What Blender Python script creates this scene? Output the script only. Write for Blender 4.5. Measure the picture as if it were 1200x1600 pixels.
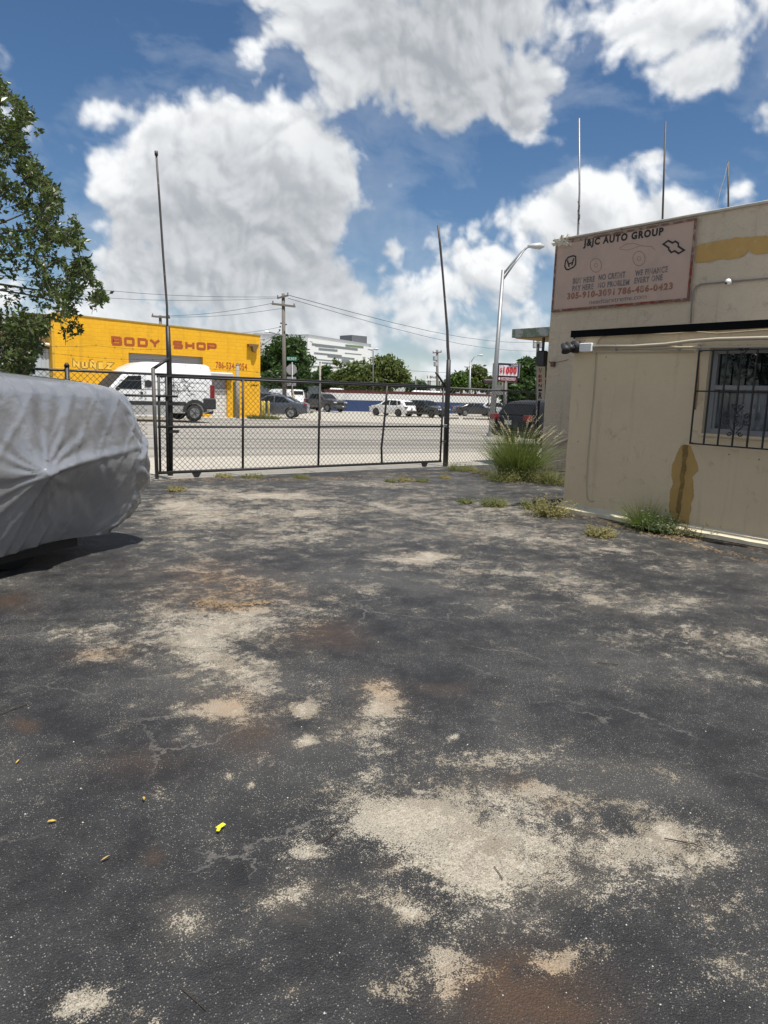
import bpy, bmesh, math, random
import numpy as np
from mathutils import Vector, Matrix, noise as mnoise

# ------------------------------------------------------------------ camera, world, sun, exposure
scene = bpy.context.scene
for o in list(bpy.data.objects):
    bpy.data.objects.remove(o)
COL = scene.collection
EYE = 1.6
FPX, PITCH, ROLL, AU = 1130.0, math.radians(9.3), math.radians(1.9), math.radians(52.2)
fw0 = np.array([math.cos(AU), math.sin(AU), 0]); rt0 = np.array([math.sin(AU), -math.cos(AU), 0]); up0 = np.array([0, 0, 1.])
FW = fw0 * math.cos(PITCH) - up0 * math.sin(PITCH)
up1 = up0 * math.cos(PITCH) + fw0 * math.sin(PITCH)
RT = rt0 * math.cos(ROLL) + up1 * math.sin(ROLL)
UP = up1 * math.cos(ROLL) - rt0 * math.sin(ROLL)
CAM = np.array([0, 0, EYE])
cam_data = bpy.data.cameras.new('camera'); cam = bpy.data.objects.new('camera', cam_data); COL.objects.link(cam)
cam.matrix_world = Matrix([[RT[0], UP[0], -FW[0], 0], [RT[1], UP[1], -FW[1], 0], [RT[2], UP[2], -FW[2], EYE], [0, 0, 0, 1]])
cam_data.sensor_fit = 'VERTICAL'; cam_data.sensor_height = 24; cam_data.lens = 24 * FPX / 1600
cam_data.clip_start = 0.05; cam_data.clip_end = 3000
scene.camera = cam
scene.render.resolution_x, scene.render.resolution_y = 768, 1024

SUN = Vector((0.012, -0.33, 0.944)).normalized()      # towards the sun, high behind the camera
sl = bpy.data.lights.new('sun', 'SUN'); sl.energy = 5.0; sl.angle = math.radians(0.55); sl.color = (1, 0.95, 0.87)
so = bpy.data.objects.new('sun', sl); COL.objects.link(so); so.rotation_euler = SUN.to_track_quat('Z', 'Y').to_euler()
scene.view_settings.view_transform = 'Standard'; scene.view_settings.look = 'None'
scene.view_settings.exposure = 0.36; scene.view_settings.gamma = 1.0; scene.view_settings.use_curve_mapping = False
scene.cycles.max_bounces = 6; scene.cycles.transparent_max_bounces = 12

def ray(px, py):
    return FW + RT * ((px - 600) / FPX) - UP * ((py - 800) / FPX)
def pl(px, py, ax, val):                                # a point of the photograph on an axis-aligned plane
    d = ray(px, py); t = (val - CAM[ax]) / d[ax]
    return CAM + d * t
def at_depth(px, py, dep):
    return CAM + ray(px, py) * dep
GR = 0.019
def sstep(a, b, x):
    t = min(1, max(0, (x - a) / (b - a))); return t * t * (3 - 2 * t)
def gz(x, y):                                           # the street falls gently to the right
    return -GR * (min(max(x, -4), 42) - 16) * sstep(13.5, 17, y)
def G(px, py):
    d = ray(px, py); z = 0.0
    for _ in range(60):
        t = (z - EYE) / d[2] if d[2] < -1e-4 else 300
        p = CAM + d * min(t, 400); z = z * .5 + gz(p[0], p[1]) * .5
    return np.array([p[0], p[1], gz(p[0], p[1])])
def gnd(px, dep): p = at_depth(px, 640, dep); return (float(p[0]), float(p[1]), gz(p[0], p[1]))
def pxm(p):                                             # pixels per metre at a point
    return FPX / float((np.array(p) - CAM) @ FW)

# ---------------- world: Nishita sky with procedural cumulus
world = bpy.data.worlds.new("World"); scene.world = world; world.use_nodes = True
wn = world.node_tree.nodes; wl = world.node_tree.links; wn.clear()
sky = wn.new('ShaderNodeTexSky'); sky.sky_type = 'NISHITA'; sky.sun_disc = False
sky.sun_elevation = math.asin(SUN.z); sky.sun_rotation = math.atan2(SUN.x, SUN.y); sky.air_density = 1.0; sky.dust_density = .25; sky.ozone_density = 4.5
bg = wn.new('ShaderNodeBackground'); bg.inputs[1].default_value = 0.070
hs = wn.new('ShaderNodeHueSaturation'); hs.inputs['Saturation'].default_value = 1.12; wl.new(sky.outputs[0], hs.inputs['Color']); wl.new(hs.outputs[0], bg.inputs[0])
wo = wn.new('ShaderNodeOutputWorld'); wl.new(bg.outputs[0], wo.inputs[0])
def nmath(nt, op, a, b=None, c=None, clamp=False):
    n = nt.nodes.new('ShaderNodeMath'); n.operation = op; n.use_clamp = clamp
    for i, v in enumerate((a, b, c)):
        if v is None: continue
        if isinstance(v, (int, float)): n.inputs[i].default_value = v
        else: nt.links.new(v, n.inputs[i])
    return n.outputs[0]
def nvec(nt, op, a, b=None):
    n = nt.nodes.new('ShaderNodeVectorMath'); n.operation = op
    for i, v in enumerate((a, b)):
        if v is None: continue
        if isinstance(v, (tuple, list, np.ndarray, Vector)): n.inputs[i].default_value = tuple(float(q) for q in v)
        else: nt.links.new(v, n.inputs[i])
    return n.outputs['Value'] if op in ('DOT_PRODUCT', 'LENGTH') else n.outputs[0]
def nmap(nt, v, a, b, c=0.0, d=1.0, smooth=True):
    n = nt.nodes.new('ShaderNodeMapRange'); n.interpolation_type = 'SMOOTHSTEP' if smooth else 'LINEAR'
    nt.links.new(v, n.inputs[0])
    for i, q in enumerate((a, b, c, d)): n.inputs[i + 1].default_value = q
    return n.outputs[0]
def nnoise(nt, vec, scale, detail=6, rough=.55, dist=0.0, kind=None):
    n = nt.nodes.new('ShaderNodeTexNoise'); n.inputs['Scale'].default_value = scale
    n.inputs['Detail'].default_value = detail; n.inputs['Roughness'].default_value = rough; n.inputs['Distortion'].default_value = dist
    if kind: n.noise_type = kind
    if vec is not None: nt.links.new(vec, n.inputs['Vector'])
    return n
def nmix(nt, f, a, b, blend='MIX'):
    n = nt.nodes.new('ShaderNodeMix'); n.data_type = 'RGBA'; n.blend_type = blend
    def s(sock, v):
        if isinstance(v, (int, float)): sock.default_value = v
        elif isinstance(v, tuple): sock.default_value = (*v, 1) if len(v) == 3 else v
        else: nt.links.new(v, sock)
    s(n.inputs[0], f); s(n.inputs[6], a); s(n.inputs[7], b)
    return n.outputs[2]
# ---------------- cumulus on a great dome named sky: one cloud field round the whole horizon
# lumps: photo place, half sizes, tilt, strength
CLOUDS = [
    (700, 60, 190, 120, 8, 1.2), (580, 60, 130, 95, -15, 1.1), (810, 110, 100, 80, 30, 1.1), (650, -110, 280, 150, 0, 1.2), (520, 150, 90, 50, 10, .9), (400, 80, 55, 36, 30, .62), (640, 190, 120, 30, 0, .62),
    (310, 245, 130, 80, 0, 1.15), (250, 230, 70, 55, 0, 1.05), (450, 240, 110, 60, 0, 1.0), (500, 330, 120, 70, 0, 1.15), (250, 350, 110, 80, 0, 1.1), (390, 330, 160, 90, 0, 1.2), (200, 300, 50, 60, 0, .9),
    (400, 440, 260, 60, 0, 1.1), (190, 420, 70, 60, 0, .95), (570, 260, 60, 50, 20, .60), (575, 340, 45, 50, 0, .9),
    (142, 172, 50, 22, 8, .78), (15, 200, 60, 26, 0, .52), (70, 285, 90, 22, 10, .40), (100, 225, 80, 12, 25, .38), (130, 400, 50, 30, 0, .75),
    (770, 440, 85, 50, -25, .92), (640, 470, 90, 40, 0, .86), (860, 380, 70, 40, -20, .85), (820, 510, 100, 36, 0, .8), (910, 330, 70, 45, 0, 1.0), (700, 520, 120, 34, 0, .8),
    (990, 340, 120, 40, 0, .92), (1040, 268, 40, 30, 0, .70), (1152, 288, 24, 20, 0, .62), (1130, 345, 100, 25, 0, .7), (1080, 330, 50, 25, 0, .7),
    (1060, 30, 100, 50, 10, 1.0), (1130, 80, 80, 42, 20, 1.0), (985, 25, 50, 26, -15, .66), (1190, 10, 70, 60, 0, 1.0), (1240, 90, 60, 80, 0, .9),
    (300, 520, 420, 36, 2, .9), (820, 575, 300, 26, 2, .72), (560, 580, 560, 32, 2, .72), (480, 400, 200, 50, 0, .9), (-120, 460, 160, 60, 0, .9), (-250, 250, 200, 110, 0, 1.0), (-420, 520, 300, 60, 0, .9),
    (1500, 300, 260, 110, 0, 1.0), (1500, 560, 400, 50, 0, .9), (850, 235, 60, 20, 20, .36), (720, 250, 50, 40, 0, .34), (1080, 150, 90, 20, 20, .40), (1350, 120, 120, 60, 0, .9), (300, -150, 160, 60, 0, .8)]
_tab = np.random.RandomState(12); _PERM = np.tile(_tab.permutation(512), 3); _G = _tab.normal(size=(512, 3)); _G /= np.linalg.norm(_G, axis=1)[:, None]
def gnoise(P):
    I = np.floor(P).astype(int); Fr = P - I; U = Fr ** 3 * (Fr * (Fr * 6 - 15) + 10); I &= 511; out = 0
    for dx in (0, 1):
        for dy in (0, 1):
            for dz in (0, 1):
                h = _PERM[_PERM[_PERM[(I[:, 0] + dx) & 511] + ((I[:, 1] + dy) & 511)] + ((I[:, 2] + dz) & 511)]
                g = _G[h]; d = g[:, 0] * (Fr[:, 0] - dx) + g[:, 1] * (Fr[:, 1] - dy) + g[:, 2] * (Fr[:, 2] - dz)
                w = (U[:, 0] if dx else 1 - U[:, 0]) * (U[:, 1] if dy else 1 - U[:, 1]) * (U[:, 2] if dz else 1 - U[:, 2]); out = out + w * d
    return out * 1.6
def fbm(P, s, o, r=.5, bil=False):
    a, t, n = 1.0, 0, 0
    for i in range(o):
        v = gnoise(P * s + 17.3 * i); v = (np.abs(v) * 2 - .42) if bil else v
        t = t + v * a; n += a; a *= r; s *= 2.07
    return t / n
def build_sky():
    az0 = math.degrees(AU); da = np.concatenate([np.arange(-180, -36, .9), np.arange(-36, 36, .12), np.arange(36, 180.01, .9)]); az = np.radians(az0 + da)
    el = np.radians(np.concatenate([np.arange(-1.5, 33, .12), np.arange(33, 52, .5)]))
    A, E_ = np.meshgrid(az, el); D3 = np.stack([np.cos(E_) * np.cos(A), np.cos(E_) * np.sin(A), np.sin(E_)], -1); P = D3.reshape(-1, 3)
    W = np.stack([fbm(P, 5, 3), fbm(P + 5, 5, 3), fbm(P + 9, 5, 3)], 1)
    Pw = P + W * .045
    acc = np.zeros(len(P))
    for (px, py, rx, ry, tilt, s) in CLOUDS:
        c = ray(px, py); L = np.linalg.norm(c); c = c / L; a = ray(px + 10, py); a /= np.linalg.norm(a); e1 = a - c; e1 /= np.linalg.norm(e1); e2 = np.cross(c, e1); t = math.radians(tilt)
        f1 = (e1 * math.cos(t) - e2 * math.sin(t)) / (rx / FPX / L); f2 = (e1 * math.sin(t) + e2 * math.cos(t)) / (ry / FPX / L)
        q = (Pw @ f1) ** 2 + (Pw @ f2) ** 2; m = s * np.exp(-(q * .62) ** 1.25) * (P @ c > 0); acc = np.log(np.exp(acc * 7) + np.exp(m * 7) - 1) / 7
    # the rest of the sky, outside the picture, carries the same kind of cloud
    away = np.clip((np.abs(np.degrees(np.arccos(np.clip(P @ FW, -1, 1)))) - 48) / 15, 0, 1); acc = np.maximum(acc, away * np.clip(.75 + fbm(P, 2.2, 3) * 1.5, 0, 1.1))
    big = fbm(Pw, 7, 5, .55); puff = fbm(P + W * .03, 16, 6, .55, True)
    lobes = fbm(P + W * .05, 10, 5, .5, True)
    D = acc + big * .95 + puff * .30 + lobes * .20 - .13
    alpha = np.clip((D - .42) / .32, 0, 1); alpha = alpha * alpha * (3 - 2 * alpha)
    thin = np.clip((acc * 1.2 - .42 + fbm(Pw * (1, 1, 2.2), 8, 6, .62) * 1.3) / .9, 0, 1); thin = .30 * thin ** 1.5 / (.35 + thin); alpha = np.maximum(alpha, thin)
    body = np.clip(acc + lobes * .14 + big * .12 - .50, 0, .9).reshape(A.shape)
    # light falls from above and behind the viewer: what lies above in the same cloud shades what lies below
    S = np.zeros_like(A); S2 = np.zeros_like(A)
    for i in range(len(el) - 2, -1, -1):
        dl = math.degrees(el[i + 1] - el[i]); S[i] = S[i + 1] * math.exp(-dl / 2.6) + body[i + 1] * dl; S2[i] = S2[i + 1] * math.exp(-dl / .8) + body[i + 1] * dl
    S = S + .35 * gnoise(P * 3.4).reshape(A.shape); sh_ = 1 - np.exp(-np.clip(S - .22, 0, None) * .62); fine = 1 - np.exp(-S2 * 2.2)
    relief = (lobes * .50 + puff * .12).reshape(A.shape); gr = np.zeros_like(A); gr[:-5, 3:] = relief[:-5, 3:] - relief[5:, :-3]
    lum = 1.0 - .60 * sh_ - .05 * fine + np.clip(gr * .9, -.12, .10) * (1 - .5 * sh_) + relief * .22
    lum = lum.ravel(); lum = np.where(lum < .55, .55 - .22 * (1 - np.exp(-(.55 - lum) / .22)), lum); lum = np.minimum(lum, 1.04)
    dark, lightc = np.array([.165, .19, .225]), np.array([.77, .78, .785]); k = np.clip((lum - .30) / .70, 0, 1.03)[:, None]
    col = dark * (1 - k) + lightc * k
    edge = (1 - alpha)[:, None]; col = col * (1 - .25 * edge) + np.array([.42, .50, .60]) * .25 * edge
    hzv = np.clip(1 - np.degrees(E_.ravel()) / 9, 0, 1)[:, None] ** 1.5; col = col * (1 - hzv * .4) + np.array([.50, .57, .64]) * hzv * .4
    alpha = np.clip(alpha * .97 + hzv[:, 0] * .40 * (1 - alpha), 0, 1) * np.clip((50 - np.degrees(E_.ravel())) / 6, 0, 1)
    R_ = 2600.0; vs = P * R_ ; vs[:, 2] += EYE; nx, ny = A.shape[1], A.shape[0]
    i = (np.arange(ny - 1)[:, None] * nx + np.arange(nx - 1)[None, :]).ravel(); fs = np.stack([i, i + nx, i + nx + 1, i + 1], 1)
    me = bpy.data.meshes.new('sky'); me.vertices.add(len(vs)); me.vertices.foreach_set('co', vs.ravel().astype(np.float32))
    me.loops.add(fs.size); me.loops.foreach_set('vertex_index', fs.ravel().astype(np.int32)); me.polygons.add(len(fs)); me.polygons.foreach_set('loop_start', np.arange(0, fs.size, 4, dtype=np.int32)); me.polygons.foreach_set('loop_total', np.full(len(fs), 4, dtype=np.int32)); me.update()
    ca = me.attributes.new('cloud', 'FLOAT_COLOR', 'POINT'); ca.data.foreach_set('color', np.concatenate([col, alpha[:, None]], 1).ravel().astype(np.float32))
    m = bpy.data.materials.new('cloud_dome'); m.use_nodes = True; nt = m.node_tree; nt.nodes.clear()
    at = nt.nodes.new('ShaderNodeAttribute'); at.attribute_name = 'cloud'; em = nt.nodes.new('ShaderNodeEmission'); nt.links.new(at.outputs['Color'], em.inputs[0]); tr = nt.nodes.new('ShaderNodeBsdfTransparent')
    mx = nt.nodes.new('ShaderNodeMixShader'); nt.links.new(at.outputs['Alpha'], mx.inputs[0]); nt.links.new(tr.outputs[0], mx.inputs[1]); nt.links.new(em.outputs[0], mx.inputs[2])
    o_ = nt.nodes.new('ShaderNodeOutputMaterial'); nt.links.new(mx.outputs[0], o_.inputs[0]); m.cycles.emission_sampling = 'NONE'
    me.materials.append(m); o = bpy.data.objects.new('sky', me); COL.objects.link(o); o['kind'] = 'structure'
build_sky()

# ------------------------------------------------------------------ materials
MATS = {}
def mat(name, color, rough=.7, metal=0.0, var=.12, scale=6.0, bump=0.0, bscale=60.0, col2=None, f2=(.45, .6), s2=3.0, coat=0.0, spec=.5, trans=0.0, coords='Object', dirt=0.0):
    if name in MATS: return MATS[name]
    m = bpy.data.materials.new(name); m.use_nodes = True; nt = m.node_tree; b = nt.nodes['Principled BSDF']
    tc = nt.nodes.new('ShaderNodeTexCoord'); v = tc.outputs[coords]
    n = nnoise(nt, v, scale, 5, .6).outputs[0]
    lo = tuple(c * (1 - var) for c in color); hi = tuple(min(1, c * (1 + var)) for c in color)
    c = nmix(nt, n, lo, hi)
    if col2:
        n2 = nnoise(nt, v, s2, 8, .65, .4).outputs[0]
        c = nmix(nt, nmap(nt, n2, f2[0], f2[1]), c, col2)
    nt.links.new(c, b.inputs['Base Color'])
    b.inputs['Roughness'].default_value = rough; b.inputs['Metallic'].default_value = metal
    b.inputs['Coat Weight'].default_value = coat; b.inputs['Specular IOR Level'].default_value = spec
    if bump:
        bn = nt.nodes.new('ShaderNodeBump'); bn.inputs['Strength'].default_value = bump; bn.inputs['Distance'].default_value = .02
        nt.links.new(nnoise(nt, v, bscale, 5, .6).outputs[0], bn.inputs['Height']); nt.links.new(bn.outputs[0], b.inputs['Normal'])
    MATS[name] = m; return m
def leafmat(name, c1, c2, trans=.35, rough=.5):
    m = bpy.data.materials.new(name); m.use_nodes = True; nt = m.node_tree; nt.nodes.clear()
    g = nt.nodes.new('ShaderNodeNewGeometry'); ob_ = nt.nodes.new('ShaderNodeTexCoord')
    r = g.outputs['Random Per Island']
    c = nmix(nt, r, c1, c2)
    n = nnoise(nt, ob_.outputs['Object'], 1.3, 2).outputs[0]
    c = nmix(nt, nmap(nt, n, .35, .65), c, tuple(q * 1.25 for q in c2))
    p = nt.nodes.new('ShaderNodeBsdfPrincipled'); nt.links.new(c, p.inputs['Base Color']); p.inputs['Roughness'].default_value = rough
    t = nt.nodes.new('ShaderNodeBsdfTranslucent'); nt.links.new(nmix(nt, .5, c, (c2[0] * 1.6, c2[1] * 1.8, c2[2])), t.inputs[0])
    mx = nt.nodes.new('ShaderNodeMixShader'); mx.inputs[0].default_value = trans
    nt.links.new(p.outputs[0], mx.inputs[1]); nt.links.new(t.outputs[0], mx.inputs[2])
    o = nt.nodes.new('ShaderNodeOutputMaterial'); nt.links.new(mx.outputs[0], o.inputs[0])
    MATS[name] = m; return m
def glassmat(name, color=(.015, .02, .022), rough=.04):
    return mat(name, color, rough, 0, .05, spec=.9)

M_black = mat('black_paint', (.018, .018, .019), .5, 0, .3, 20, .15, 90, (.16, .15, .14), (.66, .74), 14)
M_galv = mat('galvanised_steel', (.30, .31, .32), .5, .6, .2, 25, .1, 80, (.12, .10, .09), (.62, .72), 8)
M_dkpole = mat('dark_weathered_pipe', (.085, .08, .078), .6, .2, .3, 12, .15, 70, (.26, .22, .2), (.60, .68), 9)
M_white = mat('white_paint', (.78, .79, .79), .45, 0, .04, 4)
M_rubber = mat('tyre_rubber', (.02, .02, .02), .85)
M_rim = mat('alloy_rim', (.32, .33, .34), .35, .7)
M_glass = mat('dark_glass', (.012, .015, .017), .12, 0, .05, spec=.16)
M_trim = mat('black_plastic', (.022, .022, .024), .6)
M_redlens = mat('red_lens', (.20, .010, .012), .25, coat=.3)
M_clear = mat('headlight_lens', (.55, .57, .6), .15, .2)

# ------------------------------------------------------------------ mesh helpers
class MB:
    def __init__(s): s.v = []; s.f = []
    def add(s, vs, fs):
        o = len(s.v); s.v += [tuple(map(float, p)) for p in vs]; s.f += [tuple(o + i for i in f) for f in fs]; return s
    def box(s, c, d, rz=0.0, bev=0.0):
        cx, cy, cz = c; x, y, z = d[0] / 2, d[1] / 2, d[2] / 2; C_, S_ = math.cos(rz), math.sin(rz)
        if bev <= 0:
            P = [(-x, -y, -z), (x, -y, -z), (x, y, -z), (-x, y, -z), (-x, -y, z), (x, -y, z), (x, y, z), (-x, y, z)]
            F = [(0, 3, 2, 1), (4, 5, 6, 7), (0, 1, 5, 4), (1, 2, 6, 5), (2, 3, 7, 6), (3, 0, 4, 7)]
        else:
            b = min(bev, x * .9, y * .9, z * .9); P = []; F = []
            for (zz, k) in ((-z, b), (-z + b, 0), (z - b, 0), (z, b)):
                P += [(-x + k, -y + k, zz), (x - k, -y + k, zz), (x - k, y - k, zz), (-x + k, y - k, zz)]
            for r in range(3):
                for i in range(4): F.append((r * 4 + i, r * 4 + (i + 1) % 4, r * 4 + 4 + (i + 1) % 4, r * 4 + 4 + i))
            F += [(3, 2, 1, 0), (12, 13, 14, 15)]
        return s.add([(cx + a * C_ - b_ * S_, cy + a * S_ + b_ * C_, cz + c_) for a, b_, c_ in P], F)
    def tube(s, pts, r, n=8, cap=True):
        pts = [Vector(p) for p in pts]; rs = r if isinstance(r, (list, tuple)) else [r] * len(pts)
        o = len(s.v); prev = None
        for i, p in enumerate(pts):
            t = (pts[min(i + 1, len(pts) - 1)] - pts[max(i - 1, 0)]).normalized()
            if prev is None: a = t.orthogonal().normalized()
            else: a = (prev - t * prev.dot(t)).normalized()
            prev = a; b = t.cross(a)
            for k in range(n):
                q = 2 * math.pi * k / n; s.v.append(tuple(p + (a * math.cos(q) + b * math.sin(q)) * rs[i]))
        for i in range(len(pts) - 1):
            for k in range(n):
                s.f.append((o + i * n + k, o + i * n + (k + 1) % n, o + (i + 1) * n + (k + 1) % n, o + (i + 1) * n + k))
        if cap:
            s.f.append(tuple(o + k for k in reversed(range(n)))); s.f.append(tuple(o + (len(pts) - 1) * n + k for k in range(n)))
        return s
    def prism(s, poly, org, ux, uy, depth):            # polygon (a, b) in the plane org + a*ux + b*uy, thickened along ux x uy
        org, ux, uy = Vector(org), Vector(ux), Vector(uy); nn = ux.cross(uy).normalized() * depth
        A = [org + ux * a + uy * b for a, b in poly]; n = len(A)
        return s.add(A + [p + nn for p in A], [tuple(reversed(range(n))), tuple(range(n, 2 * n))] + [(i, (i + 1) % n, n + (i + 1) % n, n + i) for i in range(n)])
    def disc(s, c, r, axis, depth, n=20):
        ax = Vector(axis).normalized(); c = Vector(c)
        return s.tube([c - ax * depth / 2, c + ax * depth / 2], r, n)
def ob(name, mb, m, parent=None, smooth=False, label=None, kind=None, local=False):
    me = bpy.data.meshes.new(name)
    vs = mb.v
    if parent is not None and not local:
        par = parent; inv = world_of(par).inverted()
        vs = [tuple(inv @ Vector(p)) for p in vs]
    me.from_pydata(vs, [], mb.f); me.update()
    if smooth: me.polygons.foreach_set('use_smooth', [True] * len(me.polygons))
    me.materials.append(m)
    o = bpy.data.objects.new(name, me); COL.objects.link(o)
    if parent is not None: o.parent = parent
    if label: o['label'] = label
    if kind: o['kind'] = kind
    return o
def world_of(o):
    M = Matrix.LocRotScale(o.location, o.rotation_euler, o.scale)
    return world_of(o.parent) @ M if o.parent else M
def thing(name, label, cat, loc=(0, 0, 0), rz=0.0, group=None, scale=1.0):
    o = bpy.data.objects.new(name, None); COL.objects.link(o); o.location = tuple(map(float, loc)); o.rotation_euler = (0, 0, rz); o.scale = (scale,) * 3
    o.empty_display_size = .2; o['label'] = label; o['category'] = cat
    if group: o['group'] = group
    return o
def tag(o, label, cat, group=None):
    o['label'] = label; o['category'] = cat
    if group: o['group'] = group
    return o
def struct(o): o['kind'] = 'structure'; return o

def ribbon(mb, pts, w, to3, closed=False):
    P = [Vector(p) for p in pts]; n = len(P); L = []; R_ = []
    for i in range(n):
        a = P[i] - P[i - 1] if (i > 0 or closed) else P[1] - P[0]
        b = P[(i + 1) % n] - P[i] if (i < n - 1 or closed) else P[-1] - P[-2]
        a = a.normalized(); b = b.normalized(); na = Vector((-a.y, a.x)); nb = Vector((-b.y, b.x))
        m = (na + nb); m = m.normalized() if m.length > 1e-6 else na
        k = w / 2 / max(.45, m.dot(na)); L.append(P[i] + m * k); R_.append(P[i] - m * k)
    vs = [to3(p.x, p.y) for p in L + R_]; fs = []
    for i in range(n if closed else n - 1):
        j = (i + 1) % n; fs.append((i, n + i, n + j, j))
    mb.add(vs, fs)
GL = {
 'B': [[(0, .06), (0, 1), (.86, 1), (.96, .9), (.96, .62), (.86, .52), (.08, .52)], [(.86, .47), (1, .38), (1, .1), (.9, 0), (-.06, 0)]],
 'O': [[(.1, 0), (0, .1), (0, .9), (.1, 1), (.9, 1), (1, .9), (1, .1), (.9, 0), 'c']],
 'D': [[(0, 0), (0, 1), (.85, 1), (1, .85), (1, .15), (.85, 0), 'c']],
 'Y': [[(0, 1.05), (.5, .5), (1, 1.05)], [(.5, .42), (.5, -.08)]],
 'S': [[(1.03, 1), (.1, 1), (0, .9), (0, .6), (.1, .5), (.9, .5), (1, .4), (1, .1), (.9, 0), (-.03, 0)]],
 'H': [[(0, -.07), (0, 1.07)], [(1, -.07), (1, 1.07)], [(.09, .5), (.91, .5)]],
 'P': [[(0, -.07), (0, 1), (.9, 1), (1, .9), (1, .5), (.9, .4), (.09, .4)]],
 'N': [[(0, -.07), (0, 1), (1, 0), (1, 1.07)]], 'U': [[(0, 1.07), (0, .1), (.1, 0), (.9, 0), (1, .1), (1, 1.07)]],
 'E': [[(1.05, 1), (0, 1), (0, 0), (1.05, 0)], [(.09, .5), (.95, .5)]], 'Z': [[(-.03, 1), (1, 1), (0, 0), (1.03, 0)]],
 '~': [[(.15, 1.3), (.35, 1.42), (.65, 1.3), (.85, 1.42)]],
}
def glyph(ch, w, h, t, to3f):
    mb = MB(); k = 0
    for line in (GL[ch] if ch != 'Ñ' else GL['N'] + GL['~']):
        cl = line[-1] == 'c'; pts = [(p[0] * w, p[1] * h) for p in line if p != 'c']
        ribbon(mb, pts, t, (lambda a, b, k=k: to3f(a, b, k * .0012)), cl); k += 1
    return mb
def text_mb(body, size, bold=0.0, xs=1.0, spacing=1.0, depth=0.0, shear=0.0):
    c = bpy.data.curves.new('t', 'FONT'); c.body = body; c.size = size; c.offset = bold; c.extrude = depth; c.space_character = spacing; c.shear = shear
    c.resolution_u = 3
    o = bpy.data.objects.new('t', c); COL.objects.link(o)
    dgp = bpy.context.evaluated_depsgraph_get(); me = bpy.data.meshes.new_from_object(o.evaluated_get(dgp))
    vs = [(v.co.x * xs, v.co.y, v.co.z) for v in me.vertices]; fs = [tuple(p.vertices) for p in me.polygons]
    bpy.data.objects.remove(o); bpy.data.curves.remove(c); bpy.data.meshes.remove(me)
    return vs, fs
def place_text(name, body, m, parent, org, ux, uy, width, height, bold=.0, depth=.004, label=None, shear=0.0):
    vs, fs = text_mb(body, 1.0, bold, 1.0, 1.0 + bold * 4, shear=shear)
    x0 = min(v[0] for v in vs); x1 = max(v[0] for v in vs); y0 = min(v[1] for v in vs); y1 = max(v[1] for v in vs)
    org, ux, uy = Vector(org), Vector(ux), Vector(uy); nn = ux.cross(uy).normalized() * depth
    out = [org + ux * ((v[0] - x0) / (x1 - x0) * width) + uy * ((v[1] - y0) / (y1 - y0) * height) + nn for v in vs]
    mb = MB(); mb.add(out, fs); return ob(name, mb, m, parent, label=label)

rng = random.Random(7); nrng = np.random.RandomState(5)

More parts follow.
